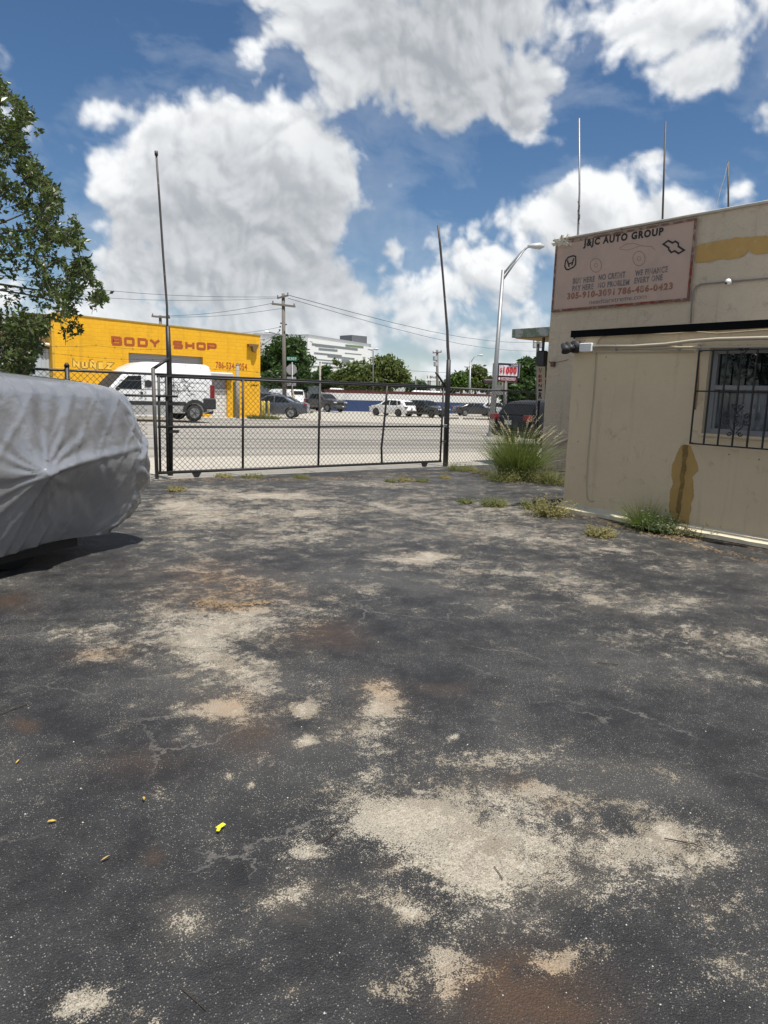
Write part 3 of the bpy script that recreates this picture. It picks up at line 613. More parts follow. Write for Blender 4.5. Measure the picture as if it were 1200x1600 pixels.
for nm, c, d in (('frame_strip', (XT - .045, (SG0 + SG1) / 2, SZ1 - .02), (.02, SG0 - SG1, .04)), ('frame_strip', (XT - .045, (SG0 + SG1) / 2, SZ0 + .025), (.02, SG0 - SG1, .05)),
                 ('frame_strip', (XT - .045, SG1 + .02, (SZ0 + SZ1) / 2), (.02, .045, SZ1 - SZ0 - .094)), ('frame_strip', (XT - .045, SG0 - .02, (SZ0 + SZ1) / 2), (.02, .04, SZ1 - SZ0 - .094))):
    ob(nm, MB().box(c, d), M_rframe, sgn)
for (ya, yb_, z) in ((10.6, 10.25, SZ0 + .028), (9.4, 8.9, SZ0 + .03), (8.75, 8.1, SZ0 + .028), (8.08, 7.95, SZ0 + .02)):
    ob('paint_flake', MB().box((XT - .0575, (ya + yb_) / 2, z), (.004, ya - yb_, .032)), M_redp, sgn)
ob('paint_flake', MB().box((XT - .0575, SG1 + .02, 3.95), (.004, .03, .5)), M_redp, sgn)
XB = XT - .0415
M_ink = mat('black_ink', (.010, .010, .011), .6, 0, .2, 9)
M_fade = mat('faded_blue_grey_print', (.155, .145, .15), .8, 0, .2, 20, 0, 10, (.34, .24, .195), (.52, .60), 7)
M_fred = mat('faded_red_print', (.27, .12, .085), .8, 0, .2, 20, 0, 10, (.37, .25, .20), (.52, .62), 6)
M_fgr = mat('faded_brown_line', (.22, .14, .11), .8)
def sign_text(body, pxa, pya, pxb, pyb, hpx, m, bold=.0, label=None, k=1):
    a = pl(pxa, pya, 0, XB); b = pl(pxb, pyb, 0, XB); top = pl(pxa, pya - hpx, 0, XB)
    w = abs(a[1] - b[1]); ux = Vector((0, b[1] - a[1], b[2] - a[2])).normalized()
    place_text('lettering', body, m, sgn, (XB - .001 * k, a[1], a[2]), ux, (0, 0, 1), w, top[2] - a[2], bold, .002, label, .0)
sign_text('J&JC AUTO GROUP', 911, 389, 1036, 371, 14.5, M_ink, .05, 'black J&JC AUTO GROUP lettering')
sign_text('BUY HERE', 895, 444, 929, 440.5, 9, M_fade, .035); sign_text('PAY HERE', 894, 455.5, 927, 452, 9, M_fade, .035)
sign_text('NO CREDIT', 935, 438.5, 977, 433.5, 9.3, M_fade, .035); sign_text('NO PROBLEM', 934, 450.5, 983, 445.5, 9, M_fade, .035)
sign_text('WE FINANCE', 992, 432, 1043, 425.5, 9.6, M_fade, .035); sign_text('EVERY ONE', 991, 443.5, 1035, 438, 9.4, M_fade, .035)
sign_text('305-910-3091', 886, 468.5, 960, 461.5, 10.5, M_fred, .045); sign_text('786-486-0423', 965, 461, 1051, 452.5, 11, M_fred, .045)
sign_text('needcarxtreme.com', 921, 476, 1010, 466.5, 7.5, M_fade, .0)
def on_board(px, py): p = pl(px, py, 0, XB); return (p[1], p[2])
def to_board(a, b, k=.0): return (XB - .003 - k, a, b)
def ring(pts, w, name, m, closed=True):
    mb = MB(); ribbon(mb, [on_board(*p) for p in pts], w, lambda a, b: to_board(a, b), closed); ob(name, mb, m, sgn)
ring([(884, 407), (888, 402), (896, 399.5), (899.5, 401), (899.5, 413), (896, 417.5), (888, 421.5), (884.5, 420.5), (882.5, 416)], .032, 'emblem_outline', M_ink)
mb = MB()
for pts in ([(886.5, 406.5), (889.5, 417)], [(896.5, 403.5), (893.5, 414.5)], [(888.5, 412.5), (895, 410)]): ribbon(mb, [on_board(*p) for p in pts], .034 if pts[0][0] != 888.5 else .028, lambda a, b, q=pts: to_board(a, b, .001 if q[0][0] == 888.5 else 0))
ob('emblem', mb, M_ink, sgn)
ring([(1036.5, 381.5), (1044, 376), (1051, 379.5), (1055, 377), (1060, 380), (1060, 385), (1069, 391), (1060.5, 396), (1054, 392), (1049, 394.5), (1045, 390), (1045, 387)], .034, 'emblem_outline', M_ink)
for (cx, cy, r) in ((998.5, 404, 9.5), (931, 414.5, 9)):
    for q, w in ((1, .009), (.28, .006)): ring([(cx + r * q * math.cos(t * .314), cy + r * 1.2 * q * math.sin(t * .314)) for t in range(20)], w, 'wheel_outline', M_fgr)
ring([(968, 388), (978, 381.5), (990, 380), (1002, 384), (1018, 385), (1024, 391)], .008, 'car_outline', M_fgr, False); ring([(968, 389), (980, 391), (990, 388), (1000, 384)], .006, 'car_outline', M_fgr, False)
# mustard patch on the tall wall
def patch(name, pts, x, m, parent, dep, depth=.004):
    mb = MB(); P = [pl(a, b, 0, x) for a, b in pts]; P = [(p[1], p[2]) for p in P]
    # jagged outline
    out = []
    for i in range(len(P)):
        a, b = P[i], P[(i + 1) % len(P)]; n = 12
        for k in range(n):
            t = k / n; yy_, zz_ = a[0] + (b[0] - a[0]) * t, a[1] + (b[1] - a[1]) * t
            out.append((yy_ + .022 * mnoise.noise(Vector((yy_ * 9, zz_ * 9, 1))) + rng.uniform(-1, 1) * .004, zz_ + .022 * mnoise.noise(Vector((yy_ * 9, zz_ * 9, 5))) + rng.uniform(-1, 1) * .004))
    mb.add([(x - dep, a, b) for a, b in out], [tuple(range(len(out)))])
    return ob(name, mb, m, parent)
patch('paint_patch', [(1088, 384), (1110, 379), (1150, 372), (1200, 369), (1290, 360), (1290, 388), (1200, 396), (1182, 398), (1170, 392), (1160, 402), (1120, 407), (1088, 411)], XT, M_must, tb, .014)
# conduit and dome on the tall wall
ob('conduit', MB().tube([tuple(pl(a, b, 0, XT - .03)) for a, b in ((1079, 505), (1081, 470), (1083, 456), (1087, 448), (1095, 444), (1140, 440), (1200, 435), (1330, 424))], .014, 6), mat('grey_conduit', (.22, .20, .18), .7), tb, True)
dl = thing('dome_camera', 'small white dome camera on the conduit of the tall wall', 'camera', tuple(pl(1138, 440, 0, XT - .05)))
p = pl(1138, 440, 0, XT - .06); mbd = MB()
mbd.tube([(p[0] + .05, p[1], p[2]), (p[0], p[1], p[2]), (p[0] - .04, p[1], p[2]), (p[0] - .06, p[1], p[2])], [.055, .055, .04, .012], 14); ob('housing', mbd, M_white, dl, True)
ob('lens', MB().disc((p[0] - .05, p[1] + .01, p[2] - .03), .018, (1, 0, .5), .03, 12), M_glass, dl, True)
for (px, py) in ((868, 380), ):
    mbp = MB()
    q = pl(px + 8, py - 3, 0, XT); crp = thing('crumpled_cloth', 'crumpled white cloth caught on the top corner of the tall wall', 'cloth', tuple(q))
    for k in range(26):
        a = Vector((q[0] - .05 + rng.uniform(-.08, .06), q[1] + rng.uniform(-.3, .12), q[2] + rng.uniform(-.10, .07))); r = rng.uniform(.05, .12)
        tri = [a + Vector((rng.uniform(-r, r), rng.uniform(-r, r), rng.uniform(-r, r))) for _ in range(4)]; mbp.add(tri, [(0, 1, 2, 3)])
    ob('fold', mbp, mat('torn_white_cloth', (.6, .58, .52), .8), crp)
def rod(label, pts, r, m, x=XT + .12, wire=False):
    P = [tuple(pl(a, b, 0, x)) for a, b in pts]; t = thing('rooftop_rod', label, 'rod', P[0]); ob('rod', MB().tube(P, r, 8), m, t, True)
    ob('base_plate', MB().box((P[0][0], P[0][1], 5.1), (.1, .1, .02)), M_galv, t); return t
t = rod('pale metal rod with a frayed lower end rising from the corner of the tall roof', [(903, 368), (905.5, 300), (905, 185)], [.022, .02, .018], M_galv)
mbw = MB()
for k in range(5): mbw.tube([tuple(pl(904.5 + math.sin(k * 2) * .8, 350 - k * 7, 0, XT + .1)), tuple(pl(904.5 - math.cos(k * 3) * .9, 342 - k * 7, 0, XT + .1))], .018, 5)
ob('frayed_wrap', mbw, M_dkpole, t)
rod('dark slender rod rising above the word GROUP', [(1035, 348), (1040, 190)], [.02, .016], M_dkpole)
t = rod('shortest rooftop rod nearest the right edge with a dangling white cord', [(1138, 330), (1138, 253)], [.017, .014], M_dkpole)
ob('cord', MB().tube([tuple(pl(a, b, 0, XT + .1)) for a, b in ((1137, 255), (1131, 280), (1126, 295), (1123, 308), (1119, 322))], .007, 4), mat('white_cord', (.6, .6, .6), .7), t)
# small details on the tall wall
fp = thing('wall_stub', 'broken white pipe stub sticking out low on the tall wall', 'pipe', tuple(pl(875, 690, 0, XT - .05)))
ob('pipe', MB().tube([tuple(pl(863, 697, 0, XT - .12)), tuple(pl(875, 691, 0, XT - .08)), tuple(pl(890, 684, 0, XT - .05))], [.02, .03, .024], 8), M_cream, fp, True)
hb = pl(864, 569, 0, XT - .04); hs = thing('wall_bracket', 'small rusty bracket on the tall wall beside the floodlight', 'bracket', tuple(hb))
mbk = MB(); mbk.box((hb[0], hb[1], hb[2]), (.06, .09, .11)); mbk.tube([(hb[0], hb[1] + .07, hb[2] + .02), (hb[0] - .03, hb[1] + .1, hb[2] + .07)], .01, 5); mbk.tube([(hb[0], hb[1] - .03, hb[2] + .03), tuple(pl(888, 562, 0, XT - .02))], .006, 4); ob('plate', mbk, mat('rust', (.14, .08, .05), .9), hs)
# banner and black wall lamp at the street corner
bnY = YT + 1.25
bn_ = thing('banner', 'narrow white vertical banner with red and navy letters at the street corner', 'banner', (13.2, bnY, 1.6))
bp = [pl(839.5, 572, 1, bnY), pl(852, 572, 1, bnY), pl(851, 625, 1, bnY), pl(838, 626, 1, bnY)]
ob('cloth', MB().add([tuple(q) for q in bp] + [tuple(q + np.array([0, .004, 0])) for q in bp], [(3, 2, 1, 0), (4, 5, 6, 7), (0, 1, 5, 4), (1, 2, 6, 5), (2, 3, 7, 6), (3, 0, 4, 7)]), mat('banner_cloth', (.85, .85, .85), .8), bn_)
for ch, y0_, y1_, c in (('V', 583, 575, (.3, .3, .3)), ('E', 590.5, 585.5, (.4, .02, .02)), ('E', 597, 592, (.4, .02, .02)), ('N', 605, 600, (.1, .1, .12)), ('I', 611, 608, (.01, .015, .08)), ('R', 623, 613, (.02, .05, .16))):
    a = pl(841.2, y0_, 1, bnY - .005); b = pl(846.5, y0_, 1, bnY - .005); c_ = pl(841.2, y1_, 1, bnY - .005)
    place_text('letter', ch, mat('banner_ink_%s' % ch, c, .8), bn_, tuple(a), (1, 0, 0), (0, 0, 1), b[0] - a[0], c_[2] - a[2], .03, .003)
ob('pole', MB().tube([tuple(pl(838, 640, 1, bnY)), tuple(pl(838.3, 571, 1, bnY))], .012, 6), M_galv, bn_)
q = pl(843, 560, 1, YT + .3); lm = thing('wall_speaker', 'black oblong speaker hanging under the canopy at the corner', 'speaker', tuple(q))
ob('case', MB().box((q[0] + .1, q[1], q[2]), (.18, .22, .36), 0, .04), M_trim, lm); ob('bracket', MB().box((q[0] + .1, q[1], q[2] + .24), (.04, .05, .5)), M_trim, lm)

# ---- low annexe with window
sh = thing('annexe_building', 'low tan stucco annexe in front of the tall wall with dark roof edge', 'building', (XS, YS, 0))
wzb, wzt = 1.235, 2.25                       # window opening
wyl = 4.60; wyr = 3.05
mbw = MB()
for (ya, yb_, za, zb) in ((wyl, YS - .01, .10, 2.46), (YN, wyr, .10, 2.46), (wyr, wyl, .10, wzb), (wyr, wyl, wzt, 2.46)):
    mbw.add([(XS, yb_, za), (XS, ya, za), (XS, ya, zb), (XS, yb_, zb)], [(0, 1, 2, 3)])
mbw.add([(XS, wyl, wzb), (XS + .16, wyl, wzb), (XS + .16, wyl, wzt), (XS, wyl, wzt)], [(0, 1, 2, 3)])
mbw.add([(XS, wyr, wzb), (XS + .16, wyr, wzb), (XS + .16, wyr, wzt), (XS, wyr, wzt)], [(3, 2, 1, 0)])
mbw.add([(XS, wyl, wzb), (XS, wyr, wzb), (XS + .16, wyr, wzb + .02), (XS + .16, wyl, wzb + .02)], [(0, 1, 2, 3)])
mbw.add([(XS, wyl, wzt), (XS, wyr, wzt), (XS + .16, wyr, wzt), (XS + .16, wyl, wzt)], [(3, 2, 1, 0)])
ob('wall', mbw, M_shed, sh)
ob('end_wall', MB().box(((XS + XT) / 2, YS - .006, 1.2), (XT - XS - .03, .012, 2.5)), M_shed, sh)
ob('roof', MB().box(((XS + XT) / 2, (YN + YS) / 2 - .05, 2.50), (XT - XS - .02, YS - YN - .1, .05)), mat('roof_felt', (.3, .3, .29), .9), sh)
ob('fascia', MB().box((XS - .035, (YN + YS) / 2 + .015, 2.497), (.03, YS - YN + .03, .09)).box(((XS + XT) / 2, YS + .015, 2.49), (XT - XS - .02, .03, .104)), mat('dark_fascia', (.005, .0055, .006), .9, spec=.1), sh)
# uneven rendered ledge at the foot
mbl = MB(); n = 130
for i in range(n + 1):
    y = YN + (YS - YN + .02) * i / n; k = mnoise.noise(Vector((y * 3, 1, 2))) * .014 + mnoise.noise(Vector((y * 11, 1, 2))) * .006
    mbl.v += [(XS + .01, y, .145 + k), (XS - .055 + k, y, .118 + k * .5), (XS - .115 + k, y, .080 + k), (XS - .12 + k, y, -.03)]
for i in range(n):
    for j in range(3): a = i * 4 + j; mbl.f.append((a, a + 1, a + 5, a + 4))
ob('plinth', mbl, M_cream, sh, False)
M_dirt = mat('dark_soil', (.045, .036, .027), .95, 0, .3, 12, .6, 60, (.13, .11, .085), (.52, .62), 14)
mbs = MB(); n = 160
for i in range(n + 1):
    y = 1.0 + (YS + .3 - 1.0) * i / n; k = .06 + .05 * mnoise.noise(Vector((y * 2.2, 5, 2))) + .03 * mnoise.noise(Vector((y * 9, 5, 2)))
    mbs.v += [(XS - .10, y, .04), (XS - .14 - k * .5, y, .028 + .012 * mnoise.noise(Vector((y * 15, 8, 1)))), (XS - .14 - k, y, .002)]
for i in range(n):
    for j in range(2): a = i * 3 + j; mbs.f.append((a, a + 1, a + 4, a + 3))
struct(ob('soil_strip', mbs, M_dirt))
def sx(px, py, off=.0): return tuple(pl(px, py, 0, XS - off))
patch('paint_patch', [(1066, 694), (1080, 697), (1088, 722), (1090, 738), (1082, 746), (1084, 765), (1079, 800), (1074, 822), (1052, 818), (1045, 790), (1046, 765), (1051, 755), (1048, 735), (1056, 712)], XS, M_must, sh, .003)
patch('stain', [(1069, 694), (1076, 696), (1073, 720), (1071, 750), (1066, 775), (1064, 800), (1058, 812), (1058, 796), (1060, 770), (1064, 745), (1066, 718)], XS, M_mustd, sh, .006)
# conduits under the roof edge
M_cond = mat('painted_conduit', (.43, .38, .29), .6, 0, .15, 9, .1, 40)
ob('conduit', MB().tube([sx(925, 541, .045), sx(990, 541, .045), (sx(1040, 538, .07)), sx(1080, 533, .15), sx(1120, 530, .16), sx(1200, 528, .16), sx(1330, 522, .16)], .021, 8), M_cond, sh, True)
ob('conduit', MB().tube([sx(925, 545.5, .03), sx(1000, 544, .03), sx(1060, 543, .07), sx(1100, 542.5, .155), sx(1200, 541, .16), sx(1330, 539, .16)], .015, 8), M_cond, sh, True)
ob('batten', MB().tube([sx(925, 549.5, .012), sx(1086, 548.5, .012)], .018, 4), M_cond, sh)
for px in (963, 1062, 1093): ob('pipe_clip', MB().box(sx(px, 543, .03), (.06, .02, .07)), M_galv, sh)
ob('hanging_wire', MB().tube([sx(948, 526, .01), sx(941, 527, .01), sx(935, 532, .012), sx(932, 545, .012), sx(927, 620, .012), sx(922, 672, .012), sx(918, 720, .014), sx(916, 760, .014), sx(917, 778, .016), sx(921, 783, .016), sx(928, 783, .016)], .006, 5), M_cond, sh, True)
ob('hanging_wire', MB().tube([sx(898, 524, .02), sx(950, 523, .01), sx(1050, 521, .008), (sx(1085, 518, .008)), sx(1120, 521, .01), sx(1200, 515, .01), sx(1330, 508, .01)], .006, 5), M_cond, sh, True)
ob('junction_box', MB().box(sx(917.5, 543, .05), (.09, .19, .115), 0, .008), M_white, sh)
rust1 = MB(); rust1.tube([sx(1092, 552, .004), sx(1091, 600, .003), sx(1086, 640, .003)], .012, 4); ob('rust_streak', rust1, mat('rust_streak', (.22, .14, .07), .85), sh)
for (px, py) in ((914, 532), (947, 558), (1139, 710), (1186, 718), (903, 690)): ob('bolt_hole', MB().disc(sx(px, py, .001), .008, (1, 0, 0), .006, 8), M_mustd, sh)
# floodlight at the corner
fc = Vector(sx(899, 542, .06)); fd = thing('floodlight', 'black twin floodlight on the top corner of the annexe', 'lamp', fc)
ob('base_box', MB().disc(tuple(fc), .085, (1, 0, 0), .07, 18), M_trim, fd, True); ob('sensor', MB().disc(tuple(fc + Vector((-.05, 0, 0))), .04, (1, 0, 0), .06, 14), M_glass, fd, True)
f1 = Vector(sx(891, 541.5, .14)); f2 = Vector(sx(885.5, 544, .22))
ob('arm', MB().tube([fc, f1, f2], .022, 8), M_trim, fd, True)
ob('lamp_head', MB().tube([f1 + Vector((0, .07, .05)), f1 + Vector((0, -.01, -.02)), f1 + Vector((0, -.03, -.05))], [.03, .055, .06], 12), M_trim, fd, True)
ob('lamp_head', MB().tube([f2 + Vector((-.02, .06, .05)), f2 + Vector((-.02, 0, -.01)), f2 + Vector((-.03, -.02, -.05))], [.03, .058, .065], 12), M_trim, fd, True)
# window
wx = XS + .11
win = thing('window', 'white framed double-hung window of the annexe behind an ornate black grille', 'window', (XS, wyl, wzb))
M_fr = mat('window_frame_paint', (.25, .25, .25), .5, 0, .06)
ob('frame', MB().box((wx, wyl - .035, (wzb + wzt) / 2), (.07, .07, wzt - wzb)).box((wx, wyr + .035, (wzb + wzt) / 2), (.07, .07, wzt - wzb))
   .box((wx, (wyl + wyr) / 2, wzb + .045), (.07, wyl - wyr - .142, .07)).box((wx, (wyl + wyr) / 2, wzt - .03), (.07, wyl - wyr - .142, .06)), M_fr, win)
ob('meeting_rail', MB().box((wx - .012, (wyl + wyr) / 2, 1.80), (.06, wyl - wyr - .144, .055), 0, .006), M_fr, win)
ob('lower_sash', MB().box((wx + .01, wyl - .085, 1.53), (.04, .03, .48)).box((wx + .01, (wyl + wyr) / 2, 1.30), (.04, wyl - wyr - .2, .035)), M_fr, win)
ob('sill', MB().box((XS + .035, (wyl + wyr) / 2 + .0, wzb + .005), (.12, wyl - wyr - .004, .03)), M_shed, win)
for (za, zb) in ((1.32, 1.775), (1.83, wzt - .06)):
    gm = mat('window_glass', (.006, .009, .009), .03, spec=.55) if za > 1.5 else mat('pale_lower_glass', (.05, .055, .058), .10, 0, .3, 3, 0, 10, (.13, .138, .145), (.45, .60), 2.2, spec=.7)  # brightness of the lower pane is put into its base colour
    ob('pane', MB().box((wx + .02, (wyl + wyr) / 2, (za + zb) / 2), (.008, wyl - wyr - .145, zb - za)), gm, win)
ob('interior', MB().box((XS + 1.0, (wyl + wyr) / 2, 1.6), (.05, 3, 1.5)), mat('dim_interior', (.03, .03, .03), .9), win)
# ornate grille
gr = thing('window_grille', 'black wrought iron window grille with scrolls on the annexe window', 'grille', (XS - .13, wyl, 1.13))
gxp = XS - .12; gz0, gz1 = 1.13, 2.22; gl_ = 4.66; grr = 3.0
def bar(name, a, b, r): return ob(name, MB().tube([a, b], r * 1.2, 6), M_black, gr)
ob('bottom_bar', MB().tube([(gxp, gl_, gz0), (gxp, grr, gz0)], .009, 6), M_black, gr)
ob('middle_bar', MB().tube([(gxp, gl_, 1.75), (gxp, grr, 1.75)], .009, 6), M_black, gr)
ob('top_bar', MB().tube([(gxp, gl_, gz1), (gxp, grr, gz1)], .009, 6), M_black, gr)
k = 0; y = gl_
while y > grr:
    bar('bar', (gxp, y, gz0), (gxp, y, gz1), .0095); y -= .17; k += 1
for z in (gz0, 1.75, gz1): bar('wall_bracket', (gxp, gl_, z), (XS, gl_ + .04, z), .008)
def scroll(cy, cz, r0, turns, sgn, flip=1):
    P = []
    for i in range(14):
        t = i / 13; a = t * turns * 2 * math.pi; r = r0 * (1 - .72 * t); P.append((gxp - .012, cy + sgn * r * math.cos(a), cz + flip * r * math.sin(a)))
    return P
def ornament(cy, cz, s=1.0):
    mb = MB()
    for sgn in (1, -1):
        for (dy, dz, r, tn, fl_) in ((.115, .035, .034, 1.1, 1), (.115, -.035, .034, 1.1, -1), (.06, -.165, .03, 1.0, -1), (.035, .135, .032, 1.0, 1)):
            mb.tube(scroll(cy + sgn * dy, cz + dz, r * s, tn, sgn, fl_), .0075, 5)
        mb.tube([(gxp - .01, cy + sgn * .07, cz + .17), (gxp - .01, cy + sgn * .045, cz + .12), (gxp - .01, cy + sgn * .02, cz + .09), (gxp - .01, cy, cz + .075)], .006, 5)
        mb.tube([(gxp - .01, cy + sgn * .085, cz + .0), (gxp - .01, cy + sgn * .08, cz - .08), (gxp - .01, cy + sgn * .045, cz - .12), (gxp - .01, cy + sgn * .015, cz - .16)], .006, 5)
        mb.tube([(gxp - .01, cy, cz + .075), (gxp - .01, cy + sgn * .033, cz + .04), (gxp - .01, cy, cz + .0), (gxp - .01, cy + sgn * .033, cz - .04), (gxp - .01, cy, cz - .08)], .006, 5)
    for dz in (.035, -.035): mb.disc((gxp - .01, cy, cz + dz), .012, (1, 0, 0), .02, 8)
    ob('scroll_ornament', mb, M_black, gr, True)
ornament(*sx(1151, 655, .12)[1:]); ornament(sx(1151, 655, .12)[1], 2.1)

# ------------------------------------------------------------------ vehicle under a silver cover
def build_cover():
    ang = math.radians(31); ex = Vector((math.cos(ang), math.sin(ang), 0)); ey = Vector((-math.sin(ang), math.cos(ang), 0))
    org = Vector((2.52, 7.36, 0)) + ey * .72           # middle of the rear end, on the ground
    t = thing('covered_vehicle', 'parked vehicle wrapped in a wrinkled silver grey cover at left', 'covered vehicle', org, ang)
    Z = [(.19, .77, -.34), (.29, .82, -.12), (.48, .875, .03), (.70, .93, .06), (.87, .965, .05), (1.03, .945, .02), (1.22, .915, -.02), (1.39, .885, -.06), (1.51, .84, -.12), (1.585, .72, -.26), (1.615, .44, -.54), (1.62, .0, -1.0)]
    ZZ = np.array(Z); L = 4.7
    def prof(u):        # u 0..1 from the hem to the roof
        k = u * (len(Z) - 1); i = min(int(k), len(Z) - 2); f = k - i
        a, b = Z[i], Z[i + 1]; p0 = Z[max(i - 1, 0)]; p3 = Z[min(i + 2, len(Z) - 1)]
        r = []
        for q in range(3):
            m1 = (b[q] - p0[q]) / 2; m2 = (p3[q] - a[q]) / 2; h = f
            r.append((2 * h ** 3 - 3 * h * h + 1) * a[q] + (h ** 3 - 2 * h * h + h) * m1 + (-2 * h ** 3 + 3 * h * h) * b[q] + (h ** 3 - h * h) * m2)
        return r
    NU, NV = 120, 330
    # outline at each height: a rounded rectangle from the near front round the rear end to the far front
    mb = MB()
    for i in range(NU + 1):
        u = i / NU; z, hw, xe = prof(u); hw = max(hw, .0)
        rc = .30 + .16 * u; rc = min(rc, hw * .9 if hw > .02 else .001)
        segs = [(0, L + xe - rc), (1, math.pi / 2 * rc), (2, max(2 * (hw - rc), 0)), (3, math.pi / 2 * rc), (4, L + xe - rc)]
        # fixed parameter shares so rows line up
        sh_ = [.46, .14, .16, .10, .14]; 
        for j in range(NV + 1):
            v = j / NV; acc = 0
            for s, w in enumerate(sh_):
                if v <= acc + w + 1e-9 or s == 4: f = min(1, (v - acc) / w); break
                acc += w
            if s == 0: f = f ** .8; x = -L + (L + xe - rc) * f; y = -hw; nx_, ny_ = 0, -1
            elif s == 1: a = -math.pi / 2 + f * math.pi / 2; x = xe - rc + rc * math.cos(a); y = -hw + rc + rc * math.sin(a); nx_, ny_ = math.cos(a), math.sin(a)
            elif s == 2: x = xe; y = -hw + rc + f * 2 * (hw - rc); nx_, ny_ = 1, 0
            elif s == 3: a = f * math.pi / 2; x = xe - rc + rc * math.cos(a); y = hw - rc + rc * math.sin(a); nx_, ny_ = math.cos(a), math.sin(a)
            else: x = xe - rc - (L + xe - rc) * f; y = hw; nx_, ny_ = 0, 1
            # front slopes down towards the bonnet
            zz = z
            if x < -3.2: zz = z - (z - .2) * .32 * sstep(3.2, 4.6, -x)
            # roof climbs forward
            zz += (.10 * sstep(.3, 2.0, -x)) * (u ** 2)
            d = 0.0
            sd = x + (y + hw) * .6                    # distance along the wrap
            # long tension folds falling from the roof and running to the snag
            wob = mnoise.noise(Vector((sd * 1.1, zz * 1.3, 4))) * .25
            d += .016 * abs(mnoise.noise(Vector(((sd + zz * .55) * 5.2 + wob, zz * .8, 1.5)))) * sstep(.0, .3, u)
            d += .010 * mnoise.noise(Vector(((sd - zz * .3) * 9 + wob * 2, zz * 1.6, 6.5)))
            d += .006 * (.5 - abs(mnoise.noise(Vector((sd * 16 + zz * 5, zz * 9, 2.5))))) + .0035 * (.5 - abs(mnoise.noise(Vector((sd * 38, zz * 27 - sd * 8, 2.5)))))
            lk = max(0, 1 - abs(mnoise.noise(Vector(((sd + zz * .35) * 3.1, zz * .5, 11.5)))) * 9); d += .015 * lk * sstep(.25, .5, u)
            lk2 = max(0, 1 - abs(mnoise.noise(Vector(((sd - zz * .7) * 4.3, zz * .6, 31.5)))) * 11); d += .010 * lk2
            if y < hw * .3:
                # snag point pushing out
                dx, dz = sd - SNX, zz - .86
                r = math.hypot(dx, dz); d += .10 * math.exp(-r / .13)
                # ridge from the snag up to the roof and down to the hem
                if dz > 0: d += .045 * math.exp(-abs(dx + dz * .22) / .05) * math.exp(-dz / .7)
                else: d += .055 * math.exp(-abs(dx - dz * .35) / .05) * math.exp(dz / .8)
                # folds radiating from it
                th = math.atan2(dz, dx); d += .012 * math.sin(th * 17 + 3 * mnoise.noise(Vector((th * 2, r * 2, 7)))) * math.exp(-r / .5) * min(1, r / .1)
                # ridge running right from the snag, then a hollow over the wheel
                d += .055 * math.exp(-((zz - .86 - max(dx, 0) * .12) / (.045 if zz > .86 + max(dx, 0) * .12 else .022)) ** 2) * sstep(0, .05, dx) * math.exp(-max(dx, 0) / .8)
                q = ((dx - .50) / .44) ** 2 + ((zz - .40) / .40) ** 2
                d -= .085 * math.exp(-q ** 2)
                q2 = ((dx - .5) / .40); 
                d += .020 * abs(mnoise.noise(Vector((dx * 9 + zz * 6, zz * 2.5, 14.5)))) * math.exp(-q * .6)
            if s in (1, 2):                           # gathered folds at the rear corner
                d += .020 * abs(mnoise.noise(Vector((sd * 4, zz * 7 + sd * 5, 8.5)))) ** .7 * 1.4
                d += .035 * math.exp(-((zz - 1.02 - .35 * (f - .4)) / .045) ** 2) * (1 if s == 1 else .5)
                d -= .045 * math.exp(-((zz - .62 + .25 * f) / .06) ** 2) * (1 if s == 1 else .3)
                d += .04 * math.exp(-((zz - .78 + .3 * f) / .06) ** 2) * (1 if s == 1 else .4)
            hem = 0
            if i == 0 or i == 1:
                hem = .03 * mnoise.noise(Vector((sd * 1.1, 0, 0)))
                hem += .16 * sstep(.3, -.3, x) * 0
            nzz = 0.0 if u < .8 else (u - .8) * 4
            mb.v.append((x + nx_ * d * (1 - nzz * .8), y + ny_ * d * (1 - nzz * .8), zz + d * nzz * .8 + hem))
    for i in range(NU):
        for j in range(NV): a = i * (NV + 1) + j; mb.f.append((a, a + 1, a + NV + 2, a + NV + 1))
    m = mat('silver_cover_fabric', (.32, .33, .35), .25, .50, .05, 3, .16, 22, (.28, .29, .31), (.45, .6), 2.0)
    ob('cover', mb, m, t, True, local=True)
    # seam cord under the roof line
    sm_ = MB(); Pq = []
    for j in range(0, NV + 1, 3):
        v_ = mb.v[104 * (NV + 1) + j]; Pq.append(Vector(v_) + Vector((0, -.003, .004)))
    sm_.tube(Pq, .0035, 4); ob('seam', sm_, M_trim, t, local=True)
    # wheels, and an underbody enlarged and lowered to block light beneath the cover
    ub = MB().box((-2.60, 0, .28), (3.7, 1.22, .40)); ob('underbody', ub, M_trim, t, local=True)
    for (x, y) in ((-1.45, -.50), (-1.45, .50), (-3.75, -.50), (-3.75, .50)):
        w = ob('wheel', MB().disc((x, y, .31), .31, (0, 1, 0), .2, 24), M_rubber, t, True, local=True)
        ob('rim', MB().disc((x, y - .105 * (1 if y < 0 else -1), .31), .18, (0, 1, 0), .01, 18), M_rim, w, True, local=True)
    return t
SNX = -1.50
build_cover()

